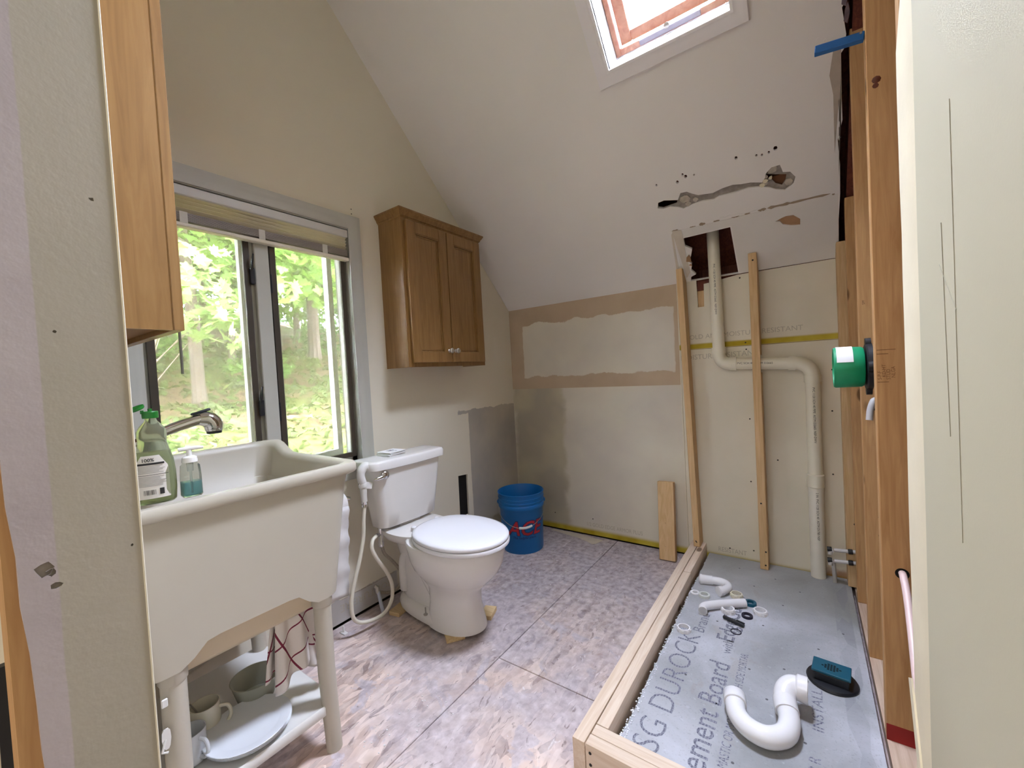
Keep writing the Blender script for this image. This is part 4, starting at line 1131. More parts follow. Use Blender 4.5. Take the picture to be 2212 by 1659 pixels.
obj('ferrule', G().lathe([(.011, 0), (.0125, .002), (.0125, .010), (.0115, .012), (.0125, .014), (.0125, .026), (.011, .028)], (.15, .852, .560), (0, 0, 1), 16), CHROME, bs)
hp = smooth_path([(.15, .852, .562), (.15, .842, .50), (.15, .836, .43), (.15, .812, .34), (.148, .782, .255), (.146, .760, .17), (.146, .764, .095), (.148, .800, .055), (.15, .868, .036), (.15, .925, .040), (.15, .965, .080), (.15, .972, .15), (.15, .945, .225), (.148, .902, .300), (.142, .882, .355), (.132, .896, .388), (.118, .925, .394)], 6)
obj('hose', G().tube(hp, .0085, 14), plain('cream_hose', lin(226, 220, 204), .35, .03), bs)
tv = thing('tee_valve', 'chrome tee valve and braided supply line under the toilet tank', 'valve', (.11, .955, .35))
obj('valve_body', G().lathe([(.016, .445 - .35), (.017, .43 - .35), (.013, .425 - .35), (.012, .36 - .35), (.014, .355 - .35), (.014, .335 - .35), (.010, .33 - .35)], (.11, .955, .35), (0, 0, 1), 16).tube([(.11, .955, .394), (.116, .925, .394)], .010, 14), CHROME, tv)
obj('supply_line', G().tube(smooth_path([(.11, .957, .34), (.11, .972, .29), (.12, 1.012, .235), (.12, 1.055, .16), (.11, 1.05, .10), (.085, 1.01, .078), (.06, .962, .092)], 7), .0075, 12), BRAID, tv)
sv = thing('stop_valve', 'grey shutoff valve on a pale blue riser at the wall base', 'valve', (.085, .945, 0))
obj('riser', G().tube([(.105, .948, .001), (.085, .950, .05), (.062, .955, .10)], .0085, 12), plain('pale_blue_tube', lin(196, 204, 216), .35, .04), sv)
obj('valve_body', G().lathe([(.011, 0), (.012, .004), (.012, .030), (.009, .034)], (.062, .955, .088), (-.3, 0, 1), 12).tube([(.060, .955, .115), (.05, .945, .128)], .009, 10), DULLM, sv)

tp = thing('toilet_paper_holder', 'chrome paper holder arm on the window wall behind the sink', 'holder', (.0, .80, .59))
obj('post', G().lathe([(.022, 0), (.022, .004), (.012, .010), (.010, .05)], (.0, .818, .603), (1, 0, 0), 16), CHROME, tp)
obj('arm', G().tube([(.05, .818, .600), (.07, .80, .598), (.07, .70, .598)], .0075, 12).lathe([(.008, 0), (.0095, .004), (.010, .02), (.008, .03), (.004, .032)], (.05, .812, .598), (.5, 1, -.28), 14), CHROME, tp)
tr = thing('toilet_paper_roll', 'toilet paper roll with a long loose sheet hanging behind the sink', 'roll', (.08, .74, .55))
obj('roll', G().lathe([(.020, -.05), (.052, -.05), (.052, .05), (.020, .05), (.020, -.05)], (.075, .738, .598 - .013), (0, 1, 0), 28, (False, False)), TISSUE, tr)
sgd = G(); nn = 22
for i in range(nn + 1):
    z = .585 - .40 * i / nn; o_ = .127 + .004 * math.sin(i * .9) - .001 * i
    sgd.v += [(o_, .688, z), (o_ + .003 * math.sin(i), .738, z), (o_, .788 - .012 * (i / nn) + .003 * math.sin(i * 1.7), z - .004)]
for i in range(nn):
    for k in range(2): sgd.f.append((i * 3 + k, i * 3 + k + 1, i * 3 + k + 4, i * 3 + k + 3))
o = obj('loose_sheet', sgd, TISSUE, tr, smooth=80); o.modifiers.new('thickness', 'SOLIDIFY').thickness = .001
tag(obj('plastic_clip', G().box(.045, .085, .752, .772, 0, .006).box(.062, .068, .758, .766, .006, .034), WHITEPL, bevel=.002), 'small white plastic clip on the floor behind the sink leg', 'clip')

# ------------------------------------------------------------------ bucket
BC = Vector((.262, 1.922, 0)); va_ = math.atan2(-.817, .576)
bk = thing('bucket', 'blue plastic hardware-store bucket in the back corner by the toilet', 'bucket', BC)
pr = [(.001, .004), (.120, .004), (.122, .0), (.129, .0), (.131, .006), (.139, .272), (.1415, .275), (.1465, .276), (.148, .283), (.148, .297), (.1465, .299), (.1445, .300), (.1445, .312), (.148, .313), (.148, .318), (.145, .319), (.145, .334), (.148, .335), (.148, .340), (.145, .341), (.146, .362), (.149, .363), (.1495, .368), (.146, .370), (.143, .366), (.136, .25), (.127, .010), (.001, .008)]
obj('pail', G().lathe(pr, BC, (0, 0, 1), 48, (False, False)), BLUEB, bk, smooth=40)
pv = Vector((.817, .576, 0)); fv = Vector((.576, -.817, 0))
hpnt = []
for i in range(25):
    t_ = PI * i / 24
    p = BC - pv * math.cos(t_) * .156 + fv * (.150 * math.sin(t_)) + Vector((0, 0, .300 - .128 * math.sin(t_)))
    hpnt.append(p)
wire = obj('bail', G().tube(hpnt, .0018, 6), DULLM, bk)
obj('grip', G().tube([hpnt[i].lerp(hpnt[i + 1], .0) for i in range(11, 16)], .0075, 12), WHITEPL, wire)
for s_ in (-1, 1):
    obj('bail_ear', G().lathe([(.014, 0), (.013, .006), (.006, .010)], BC + pv * s_ * .146 + Vector((0, 0, .300)), pv * s_, 14), BLUEB, bk)
def oncyl(u, v, extra=.0009, a0=va_ + .12):
    r = .131 + .008 * (v / .272) + extra; a = a0 + u / r
    return BC + Vector((math.cos(a) * r, math.sin(a) * r, v))
for mt, bd_, ex in ((NAVY, .006, .0005), (REDL, .0015, .0011)):
    text('lettering', 'ACE', .122, (0, 0, 0), (1, 0, 0), (0, 1, 0), mt, bk, 'CENTER', .3, bd_, lambda u, v, ex=ex: oncyl(u - .004, v + .122, ex), sx=.98, sub=2)
text('lettering', 'The helpful place.', .022, (0, 0, 0), (1, 0, 0), (0, 1, 0), NAVY, bk, 'CENTER', .2, .0003, lambda u, v: oncyl(u - .004, v + .098, .0008), sub=1)
tag(obj('wood_offcut', G().obox((.075, 1.90, .03), (Vector((.9, .43, 0)), Vector((-.43, .9, 0)), Vector((0, 0, 1))), (.045, .03, .03)), DARKWOOD, bevel=.002), 'dark brown wood offcut in the corner behind the bucket', 'offcut')

# ------------------------------------------------------------------ furring studs, board and drain pipe on the back wall
def stud(name, label, p0, p1, hx, hy, mat, group=None, bevel=.0022):
    p0, p1 = Vector(p0), Vector(p1); d = (p1 - p0); L = d.length; d.normalize()
    X_ = (Vector((1, 0, 0)) - d * d.x).normalized(); Y_ = d.cross(X_)
    return tag(obj(name, G().obox((p0 + p1) / 2, (X_, Y_, d), (hx, hy, L / 2)), mat, bevel=bevel), label, 'stud', group)
s1 = stud('furring_stud', 'leaning furring stud on the back wall, standing on the curb end', (1.267, 2.222, .1008), (1.236, 2.222, 1.655), .0165, .0435, STUD2)
obj('screw', G().tube([(1.262, 2.1775, .135), (1.268, 2.1775, .125)], .003, 6), INKB, s1, kind=None)
prof2 = [(2.179, .047), (2.2665, .047), (2.2665, 1.06), (2.185, 1.06), (2.185, 1.152), (2.2665, 1.152), (2.2665, 1.588), (2.179, 1.668)]
s2 = tag(obj('furring_stud', G().prism([(y, z) for y, z in prof2], (1.607, 0, 0), (0, 1, 0), (0, 0, 1), .037), STUD2, bevel=.0018), 'middle furring stud notched over the horizontal drain pipe', 'stud', None)
for x, z in ((1.590, 1.63), (1.598, .14), (1.595, .07), (1.585, .39)):
    obj('screw', G().lathe([(.0045, 0), (.004, .001)], (x, 2.1788, z), (0, -1, 0), 8), INKB, s2)
s3 = stud('furring_stud', 'furring stud in the back right corner beside the framed wall', (1.954, 2.222, .047), (1.951, 2.222, 1.645), .030, .0435, STUD2)
obj('screw', G().lathe([(.005, 0), (.0045, .001)], (1.955, 2.1783, .345), (0, -1, 0), 8), INKB, s3)
shb = obj('short_board', G().obox((1.110, 2.182, .2235), (Vector((1, .03, .02)).normalized(), Vector((0, .992, -.125)).normalized(), Vector((-.02, .125, .992)).normalized()), (.0445, .019, .222)), STUD2, bevel=.002)
tag(shb, 'short board offcut standing on end against the back wall', 'board')
for z in (.078, .21):
    obj('screw', G().lathe([(.0045, 0), (.004, .0012)], (1.105, 2.1525 - .01 + z * .126 - .0065, z), (0, -1, 0), 8), INKB, shb)

PY = 2.226; PR = .0302
dp = thing('drain_pipe', 'cream plastic drain pipe with two elbows on the back wall', 'pipe', (1.815, PY, .046))
obj('upper_pipe', G().tube([(1.405, PY, 2.05 - .18), (1.412, PY, 1.19)], PR, 24), PVCC, dp)
obj('horizontal_pipe', G().tube([(1.49, PY, 1.112), (1.75, PY, 1.100)], PR, 24), PVCC, dp)
obj('lower_pipe', G().tube([(1.817, PY, 1.01), (1.815, PY, .52)], PR, 24), PVCC, dp)
obj('floor_pipe', G().tube([(1.815, PY, .52), (1.813, PY, .046)], PR + .0005, 24), plain('white_pvc_riser', lin(232, 228, 214), .3, .03), dp)
def elbow(pts, dirs, nm):
    p = smooth_path(pts, 6)
    g = G().tube(p, PR + .002, 22)
    for a, b in dirs: g.tube([a, b], PR + .0055, 22)
    return obj(nm, g, PVCC, dp, smooth=40)
elbow([(1.412, PY, 1.20), (1.412, PY, 1.165), (1.424, PY, 1.132), (1.452, PY, 1.115), (1.49, PY, 1.112)], [((1.412, PY, 1.205), (1.412, PY, 1.172)), ((1.462, PY, 1.1135), (1.495, PY, 1.112))], 'elbow')
elbow([(1.735, PY, 1.1005), (1.765, PY, 1.099), (1.797, PY, 1.082), (1.815, PY, 1.052), (1.817, PY, 1.01)], [((1.722, PY, 1.101), (1.752, PY, 1.100)), ((1.817, PY, 1.04), (1.817, PY, 1.005))], 'elbow')
obj('coupling', G().lathe([(PR + .001, 0), (PR + .005, .003), (PR + .005, .062), (PR + .001, .065)], (1.815, PY, .490), (0, 0, 1), 24), PVCC, dp)
def pipe_print(s_, x, ztop, ang, size=.0155):
    def fn(u, v):
        a = -PI / 2 + ang + v / PR; r = PR + .0011
        return Vector((x + math.cos(a) * r, PY + math.sin(a) * r, ztop - u))
    text('print', s_, size, (0, 0, 0), (1, 0, 0), (0, 1, 0), INKB, dp, fn=fn)
pipe_print('PVC 1120 SCH 40 PIPE  ASTM D2665  NSF-DWV', 1.409, 1.65, -.10, .013)
pipe_print('PVC 1120 SCH 40 PIPE  ASTM D2665  NSF-DWV', 1.8165, .98, -.05, .013)
pipe_print('2 IN  PVC 1120 SCH 40  ASTM D1785 NSF', 1.8145, .47, .0, .013)
text('print', 'PVC SCH 40  ASTM D2665', .014, (1.50, PY - PR - .0016, 1.110), (1, 0, -.045), (0, 0, 1), INKB, dp)

# ------------------------------------------------------------------ shower base: curb of doubled lumber, cement board, fittings
cu = thing('shower_curb', 'low shower curb of doubled fresh two-by-four lumber', 'curb', (1.58, 1.4, 0))
CH = .1
for b_, mt in (((1.227, 1.2645, .741, 2.2655), PINE[1]), ((1.2665, 1.303, .8185, 1.862), PINE[1]), ((1.2665, 1.301, 1.8635, 2.2655), PINE[1]), ((1.2665, 1.934, .741, .7780), PINE[0]), ((1.2665, 1.934, .7800, .8170), PINE[0])):
    obj('plank', G().box(*b_, .0005, CH if b_[0] < 1.25 or b_[2] < .75 else CH - .0015), mt, cu, bevel=.003, seg=2)
for x, z in ((1.281, .078), (1.281, .045), (1.52, .06)):
    obj('screw', G().lathe([(.0045, 0), (.004, .0012)], (x, .7408, z), (0, -1, 0), 10), INKB, cu)
cbs = thing('cement_board', 'grey cement backer board with printed lettering filling the shower base', 'board', (1.62, 1.54, 0))
obj('mortar_bed', G().box(1.313, 1.932, .822, 2.262, .0005, .0318), plain('mortar', lin(150, 148, 144), .95, .1, 30), cbs)
random.seed(3)
le = [(1.3125 + random.uniform(0, .006) + (.008 if k < 12 else 0) * random.random(), .825 + (2.262 - .825) * k / 70) for k in range(71)]
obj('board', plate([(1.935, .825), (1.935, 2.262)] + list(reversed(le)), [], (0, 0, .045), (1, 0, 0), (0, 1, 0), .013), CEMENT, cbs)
crb = G()
for k in range(260):
    y = .83 + 1.1 * random.random() ** 2.2; x = 1.313 + random.uniform(0, .022) * (1 - (y - .83) / 1.3); r = random.uniform(.001, .0028)
    crb.obox((x, y, .0455), (Vector((.8, .6, 0)), Vector((-.6, .8, 0)), Vector((0, 0, 1))), (r, r * .8, r * .7))
obj('foam_crumb', crb, plain('white_crumb', lin(226, 228, 236), .9), cbs, kind='stuff')
def ctext(s_, size, x, y, mat=INKD, sx=1.0, bold=0.0):
    text('lettering', s_, size, (x, y, .0455), (0, 1, 0), (-1, 0, 0), mat, cbs, sx=sx, bold=bold)
ctext('SG DUROCK', .112, 1.424, .862, sx=.945, bold=-.0012)
ctext('\u00ae', .045, 1.370, 1.462)
ctext('Brand', .062, 1.428, 1.485)
ctext('ement Board', .098, 1.543, .872, sx=.92, bold=.0004)
ctext('with', .05, 1.535, 1.405)
ctext('EdgeGuard', .088, 1.535, 1.478, sx=.95, bold=.001)
ctext('SIDE MASTIC OR MORTAR ROUGH SIDE MORTAR', .036, 1.590, .86, sx=.72)
ctext('INSTALL', .042, 1.805, 1.18, sx=1.2)
ctext('P.38 R', .040, 1.795, .98, INKD)
cs = G()
for x, y in ((1.62, 1.66), (1.70, 1.42), (1.60, 1.36), (1.66, 1.24), (1.80, 1.60), (1.53, 1.14), (1.46, 1.60), (1.74, 2.02), (1.48, 2.14), (1.56, 1.98), (1.60, .95), (1.76, 1.12), (1.42, 1.22), (1.68, 1.86), (1.88, 1.75), (1.64, 2.10)):
    cs.lathe([(.0045, 0), (.003, .0006)], (x, y, .0449), (0, 0, 1), 8)
obj('screw', cs, plain('screw_grey', lin(90, 90, 94), .6), cbs, kind='stuff')

pt = thing('large_drain_trap', 'large glossy white drain trap lying at the near end of the shower base', 'pipe fitting', (1.66, 1.13, .045))
ub = smooth_path([(1.583, 1.140, .084), (1.596, 1.088, .079), (1.630, 1.054, .077), (1.676, 1.048, .077), (1.714, 1.080, .078), (1.724, 1.130, .081), (1.716, 1.176, .088)], 7)
obj('u_bend', G().tube(ub, .0275, 26), PVCW, pt, smooth=45)
d0 = (ub[0] - ub[2]).normalized()
obj('collar', G().tube([ub[0] - d0 * .020, ub[0] - d0 * .018, ub[0] + d0 * .014, ub[0] + d0 * .016], [.0285, .0315, .0315, .0295], 26), PVCW, pt, smooth=45)
el = smooth_path([(1.718, 1.160, .085), (1.711, 1.196, .094), (1.713, 1.222, .106), (1.728, 1.240, .116), (1.748, 1.244, .117)], 7)
obj('elbow', G().tube(el, [.0315] * 8 + [.030] * (len(el) - 8), 26), PVCW, pt, smooth=45)
obj('flared_end', G().tube([(1.738, 1.243, .117), (1.741, 1.243, .117), (1.766, 1.243, .115), (1.768, 1.243, .115), (1.768, 1.243, .115), (1.745, 1.243, .117)], [.030, .036, .0375, .0365, .031, .029], 26, (False, True)), PVCW, pt, smooth=45)

jb = thing('small_j_bend', 'white J-bend trap lying at the far end of the shower base', 'pipe fitting', (1.40, 1.88, .045))
jp_ = smooth_path([(1.345, 1.892, .065), (1.392, 1.903, .065), (1.428, 1.907, .065), (1.456, 1.893, .065), (1.464, 1.862, .065), (1.452, 1.830, .066), (1.440, 1.815, .066)], 6)
obj('bend', G().tube(jp_, .0185, 20, (False, False)).tube(jp_, .0165, 20, (False, False)), PVCW, jb, smooth=45, recalc=False)
obj('collar', G().tube([(1.336, 1.890, .065), (1.338, 1.890, .065), (1.346, 1.892, .065), (1.348, 1.892, .065), (1.392, 1.903, .065), (1.394, 1.903, .065), (1.340, 1.891, .065)], [.019, .0235, .0235, .0215, .0210, .0187, .0175], 20, (False, False)), PVCW, jb, smooth=45)
obj('end_collar', G().tube([(1.449, 1.826, .066), (1.447, 1.824, .066), (1.433, 1.807, .066), (1.432, 1.806, .066), (1.436, 1.810, .066)], [.0188, .0215, .022, .020, .017], 20, (False, False)), PVCW, jb, smooth=45)
te = thing('tail_elbow', 'white bent tailpiece tube lying among the slip nuts', 'pipe fitting', (1.46, 1.70, .045))
tl = smooth_path([(1.545, 1.768, .064), (1.50, 1.737, .064), (1.455, 1.703, .064), (1.418, 1.672, .064), (1.399, 1.645, .064), (1.402, 1.615, .064)], 6)
obj('tube', G().tube(tl, .0178, 20, (False, False)).tube(tl, .0160, 20, (False, False)), PVCW, te, smooth=50, recalc=False)
rim = lambda p, d, r0, r1: G().tube([p, p + d * .002, p + d * .002, p], [r1, r1, r0, r0], 20, (False, False))
obj('rim', rim(tl[-1], (tl[-1] - tl[-2]).normalized(), .0152, .0180), PVCW, te)
def ring(name, label, cat, c_, ri, ro, h, mat, n=26, tilt=(0, 0, 1), nuts=0):
    pr_ = [(ri, 0), (ro, 0), (ro, h * .8), (ro * .97, h), (ri, h), (ri, 0)]
    g = G().lathe(pr_, c_, tilt, n, (False, False))
    if nuts:
        for k in range(nuts):
            a = 2 * PI * k / nuts
            g.obox((c_[0] + math.cos(a) * ro, c_[1] + math.sin(a) * ro, c_[2] + h * .4), (Vector((math.cos(a), math.sin(a), 0)), Vector((-math.sin(a), math.cos(a), 0)), Vector((0, 0, 1))), (.0022, ro * .22, h * .4))
    o = obj(name, g, mat, smooth=40)
    return tag(o, label, cat, 'loose plumbing rings on the shower base')
ZB = .0456
ring('flat_washer', 'thin white washer nearest the curb beside the translucent ring', 'washer', (1.336, 1.783, ZB), .011, .021, .004, PVCW)
ring('translucent_ring', 'translucent plastic compression ring next to the thin washer', 'ring', (1.379, 1.770, ZB), .016, .025, .012, plain('milky_plastic', lin(214, 218, 212), .4, .03))
ring('cream_slip_nut', 'cream slip nut behind the bent tailpiece tube', 'nut', (1.503, 1.836, ZB), .020, .0245, .018, PVCC, nuts=8)
ring('blue_washer', 'teal blue washer at the end of the bent tailpiece tube', 'washer', (1.562, 1.800, ZB), .014, .0240, .012, TEAL)
ring('white_slip_nut', 'white slip nut in front of the bent tailpiece tube', 'nut', (1.488, 1.692, ZB), .019, .0265, .018, PVCW, nuts=8)
ring('white_slip_nut', 'white slip nut farthest right of the loose rings', 'nut', (1.604, 1.745, ZB), .0195, .0260, .016, PVCW, nuts=8)
ring('black_washer', 'thick black rubber washer between two white slip nuts', 'washer', (1.560, 1.692, ZB), .0135, .0215, .009, BLACKR)
ring('rubber_gasket', 'thin dark rubber gasket ring lying nearest the viewer', 'gasket', (1.534, 1.560, ZB), .0165, .0200, .0025, BLACKR)
ring('white_slip_nut', 'white slip nut alone beside the curb near the printed lettering', 'nut', (1.358, 1.467, ZB), .0200, .0255, .015, PVCW, nuts=8)
pen = thing('black_marker', 'black plastic stick with a clip lying among the loose rings', 'marker', (1.518, 1.618, ZB))
obj('barrel', G().tube([(1.478, 1.632, .0535), (1.481, 1.631, .0535), (1.552, 1.606, .0535), (1.558, 1.604, .0535)], [.005, .0078, .0078, .0068], 12), BLACKP, pen)
obj('clip', G().obox((1.545, 1.611, .0625), (Vector((.945, -.33, 0)), Vector((.33, .945, 0)), Vector((0, 0, 1))), (.016, .003, .0015)), BLACKP, pen)

dr = thing('shower_drain', 'shower drain with teal cover on a round black flange', 'drain', (1.833, 1.437, .0455))
obj('flange', G().lathe([(.070, 0), (.071, .004), (.068, .009), (.055, .012), (.02, .012)], (1.833, 1.437, .0455), (0, 0, 1), 36), BLACKP, dr)
ang = -.10; ax = (Vector((math.cos(ang), math.sin(ang), 0)), Vector((-math.sin(ang), math.cos(ang), 0)), Vector((0, 0, 1)))
DC = Vector((1.832, 1.432, .0))
obj('throat', G().obox(DC + Vector((0, 0, .069)), ax, (.046, .033, .0135)), BLACKP, dr, bevel=.003)
tc = obj('cover', G().obox(DC + Vector((0, 0, .0885)), ax, (.051, .0365, .0040)), TEAL, dr, bevel=.0015)
hl = G()
for i in range(-3, 4):
    for j in range(-2, 3):
        if i * i * .8 + j * j * 1.2 < 7.5: hl.obox(DC + ax[0] * i * .0078 + ax[1] * j * .0072 + Vector((0, 0, .0927)), ax, (.0029, .0026, .0002))
obj('strainer_hole', hl, DARK, tc, kind='stuff')

# ------------------------------------------------------------------ framed right wall
def ws(lab, y, top):
    return tag(obj('wall_stud', G().box(1.948, 2.036, y, y + .038, .0384, top), STUD, bevel=.0018), lab, 'stud')
sA = ws('framed-wall stud closest to the back corner, mostly hidden behind the next', 2.058, 1.80)
sB = ws('framed-wall stud with bored holes, one bay behind the broad front stud', 1.652, 2.25)
sC = ws('broad front stud of the framed wall with red paint at its foot', 1.262, 2.68)
sD = ws('framed-wall stud edge beside the cut drywall strip on the right', .805, TOPZ - .002)
def hole(st, x, y, z, r):
    return obj('bored_hole', G().lathe([(r, 0), (r, .0009)], (x, y - .0002, z), (0, -1, 0), 16), DARK, st)
hole(sC, 1.990, 1.262, .522, .015); hole(sB, 1.995, 1.652, .552, .012); hole(sB, 1.995, 1.652, .487, .012); hole(sB, 1.983, 1.652, .945, .016)
obj('red_paint', G().box(1.9476, 2.0364, 1.2614, 1.2622, .0386, .085), REDP, sC)
kt = G()
for x, z, r in ((1.968, 1.86, .010), (1.966, 1.845, .007)):
    kt.lathe([(r, 0), (r * .9, .0006)], (x, 1.262, z), (0, -1, 0), 8)
obj('pitch_streak', kt, plain('pitch', lin(92, 40, 16), .5), sC)
st_ = G()
for z in (1.125, 1.048): st_.box(1.9515, 1.975, 1.2611, 1.2617, z, z + .0014)
st_.box(1.9515, 1.99, 1.2611, 1.2617, 1.136, 1.1374)
obj('grade_stamp_line', st_, plain('stamp_ink', lin(120, 84, 54), .9), sC, kind='stuff')
for s_, x, z in (('S-P-F', 1.960, 1.055), ('KD-HT', 1.969, 1.062), ('STUD', 1.978, 1.055), ('NLGA', 1.988, 1.06)):
    text('lettering', s_, .0115, (x, 1.2613, z), (0, 0, 1), (-1, 0, 0), plain('stamp_ink2', lin(134, 96, 62), .9), sC)
text('lettering', 'SPF', .011, (1.966, 1.6513, 1.30), (0, 0, 1), (-1, 0, 0), plain('stamp_ink3', lin(110, 80, 50), .9), sB)
tag(obj('water_tube', G().tube(smooth_path([(1.990, 1.275, .524), (1.990, 1.245, .520), (1.989, 1.19, .49), (1.983, 1.10, .44), (1.975, 1.0, .39), (1.970, .91, .35)], 6), .0085, 12), PEXP), 'pinkish water tube looping out of the broad front stud', 'tube')
tag(obj('water_tube', G().tube(smooth_path([(1.985, 1.652, .955), (1.985, 1.64, .966), (1.977, 1.625, .962), (1.968, 1.615, .935), (1.964, 1.61, .90)], 6), .010, 12), PEX), 'white bent water tube below the green valve cover', 'tube')
for z in (.552, .487):
    tag(obj('tube_end', G().tube([(1.998, 1.655, z - .004), (1.992, 1.615, z - .012)], .0075, 10), PEX), 'stub of tube in the ' + ('upper' if z > .5 else 'lower') + ' small bored hole of the framed-wall stud', 'tube')

vg = thing('valve_cover', 'round green shower valve guard on the framed wall', 'valve', (1.945, 1.47, 1.088))
obj('guard', G().lathe([(.060, -.004), (.064, -.010), (.066, -.075), (.063, -.080), (.052, -.080), (.050, -.072), (.004, -.070)], (1.945, 1.47, 1.088), (1, 0, 0), 30, (True, False)), GREENP, vg)
fg_ = G().lathe([(.070, 0), (.074, .004), (.074, .016), (.03, .020)], (1.945, 1.47, 1.088), (1, 0, 0), 24)
for k in range(4):
    a = PI / 2 * k + .0
    fg_.lathe([(.018, 0), (.018, .014)], (1.946, 1.47 + math.cos(a) * .072, 1.088 + math.sin(a) * .072), (1, 0, 0), 12)
obj('flange', fg_, BLACKP, vg)
lgq = G(); nq = 6
for k in range(nq + 1):
    a = math.radians(15 + 75 * k / nq); 
    lgq.v += [(1.872, 1.47 - math.cos(a) * .0668, 1.088 + math.sin(a) * .0665), (1.913, 1.47 - math.cos(a) * .0665, 1.088 + math.sin(a) * .0665)]
for k in range(nq): lgq.f.append((2 * k, 2 * k + 1, 2 * k + 3, 2 * k + 2))
obj('sticker', lgq, PAPERW, vg)

bl = thing('blue_strip', 'blue plastic strip sticking out from the stud near the ceiling', 'strip', (1.895, 1.275, 1.99))
dB = Vector((-.106, 0, .012)).normalized()
obj('strip', G().obox(Vector((1.948, 1.276, 1.992)) + dB * .055, (dB, Vector((0, 1, 0)), dB.cross(Vector((0, 1, 0)))), (.0545, .010, .0105)), BLUET, bl, bevel=.0015)
obj('screw', G().lathe([(.0035, 0), (.003, .002)], (1.940, 1.2662, 1.999), (0, -1, 0), 8), DULLM, bl)

for lab, z in (('upper of the two white water stubs low in the back right corner', .212), ('lower of the two white water stubs low in the back right corner', .160)):
    t = thing('water_stub', lab, 'tube', (1.90, 2.166, z - .03), group='water stubs in the back right corner')
    obj('tube', G().tube([(1.995, 2.166, z + .012), (1.93, 2.166, z + .006), (1.875, 2.166, z + .002)], .0085, 12).tube(smooth_path([(1.872, 2.166, z), (1.862, 2.166, z - .004), (1.860, 2.166, z - .02)], 4), .0095, 12), PEX, t)
    for x in (1.935, 1.858):
        obj('crimp_ring', G().lathe([(.0105, -.009), (.0115, -.007), (.0115, .007), (.0105, .009)], (x, 2.166, z + .006 if x > 1.9 else z + .003), (1, 0, .1), 14), BLACKP, t)
tag(obj('water_riser', G().tube([(1.872, 2.190, .15), (1.876, 2.200, .046)], .0085, 12), PEX), 'white vertical tube below the water stubs in the corner', 'tube')

# black strap left of the jamb
tag(obj('black_strap', G().loft([[Vector((.92 + dx, y + dy, z)) for dx, dy in ((0, 0), (.012, 0), (.012, -.010 * s_), (0, -.010 * s_))] for y, z, s_ in ((-.2125, .40, 1), (-.2115, .60, 1), (-.2105, .70, 1), (-.2098, .76, .9), (-.2102, .785, .5))]), BLACKP), 'black strap end hanging on the hall side of the left partition', 'strap')

# plaster chips and paper scraps on the floor
random.seed(11)
ch = G()
for k in range(150):
    x, y = random.uniform(.1, 1.2), random.uniform(.45, 2.2)
    if k < 40: x, y = random.uniform(.6, .75), random.uniform(.38, .75)
    r = random.uniform(.0012, .0042); a = random.uniform(0, 6.28); k_ = random.randint(4, 6)
    ch.prism([(x + r * random.uniform(.5, 1.3) * math.cos(a + 2 * PI * i / k_), y + r * random.uniform(.4, 1) * math.sin(a + 2 * PI * i / k_)) for i in range(k_)], (0, 0, random.uniform(.0008, .0025)), (1, 0, 0), (0, 1, 0), .001)
tag(obj('plaster_chips', ch, plain('chip_white', lin(222, 218, 216), .9), kind='stuff'), 'white plaster chips scattered over the subfloor', 'debris')
sc_ = G()
pts_ = [(.27, 2.245), (.42, 2.215), (.52, 2.20), (.60, 2.17), (.64, 2.15), (.66, 2.165), (.68, 2.235), (.50, 2.262), (.30, 2.262)]
sc_.prism(pts_, (0, 0, .0012), (1, 0, 0), (0, 1, 0), .001)
tag(obj('vinyl_scrap', sc_, plain('vinyl_scrap', lin(190, 180, 160), .8, .06, 20)), 'pale torn flooring scrap along the foot of the back wall', 'scrap')

# ------------------------------------------------------------------ the wooded slope outside the window
random.seed(5)
def hz(x, y):
    d = -x
    return -.45 + .13 * d + .0022 * d * d + .10 * math.sin(x * 1.1 + y * .7) + .05 * math.sin(2.3 * y - x)
tg = G(); nx, ny = 110, 90
for i in range(nx + 1):
    for j in range(ny + 1):
        x = 16 - 49 * i / nx; y = -14 + 44 * j / ny
        tg.v.append((x, y, hz(x, y)))
for i in range(nx):
    for j in range(ny): tg.f.append((i * (ny + 1) + j, i * (ny + 1) + j + 1, (i + 1) * (ny + 1) + j + 1, (i + 1) * (ny + 1) + j))
struct('ground', tg, LITTER, smooth=80, origin=(-12, 5, 0))

hs_ = struct('wall_outer', G().box(2.14, 9, -10, 2.5, -2.5, 3.3).box(-.12, 2.14, -10, -3.25, -2.5, 3.3).box(-.12, 2.14, -3.25, 2.5, -2.5, -.31), plain('house_siding', lin(130, 120, 104), .8), origin=(4, -4, 0))
MAP = []
for k in range(5):      # one half of a maple leaf outline, mirrored below
    pass
half = [(0, -.50), (.03, -.16), (.20, -.24), (.19, -.12), (.46, -.10), (.38, .02), (.52, .16), (.32, .14), (.34, .26), (.17, .18), (.14, .34), (.0, .56)]
MAP = half + [(-x, y) for x, y in reversed(half[1:-1])]
def leaf(g, c_, s_, nrm, roll, simple=False):
    nrm = nrm.normalized(); a = nrm.orthogonal().normalized(); b = nrm.cross(a)
    ca, sa = math.cos(roll), math.sin(roll); e1 = a * ca + b * sa; e2 = b * ca - a * sa
    if simple: P_ = [(0, -.5), (.26, -.1), (.20, .22), (0, .5), (-.20, .22), (-.26, -.1)]
    else: P_ = MAP
    n = len(P_); b0 = len(g.v)
    g.v += [tuple(c_ + (e1 * x + e2 * y) * s_ + nrm * (abs(x) * .22 * s_)) for x, y in P_]
    if simple: g.f += [(b0, b0 + 1, b0 + 2, b0 + 3), (b0, b0 + 3, b0 + 4, b0 + 5)]
    else:
        m_ = len(half) - 1
        g.f += [tuple(b0 + i for i in range(0, m_ + 1)), tuple([b0 + m_] + [b0 + i for i in range(m_ + 1, n)] + [b0])]
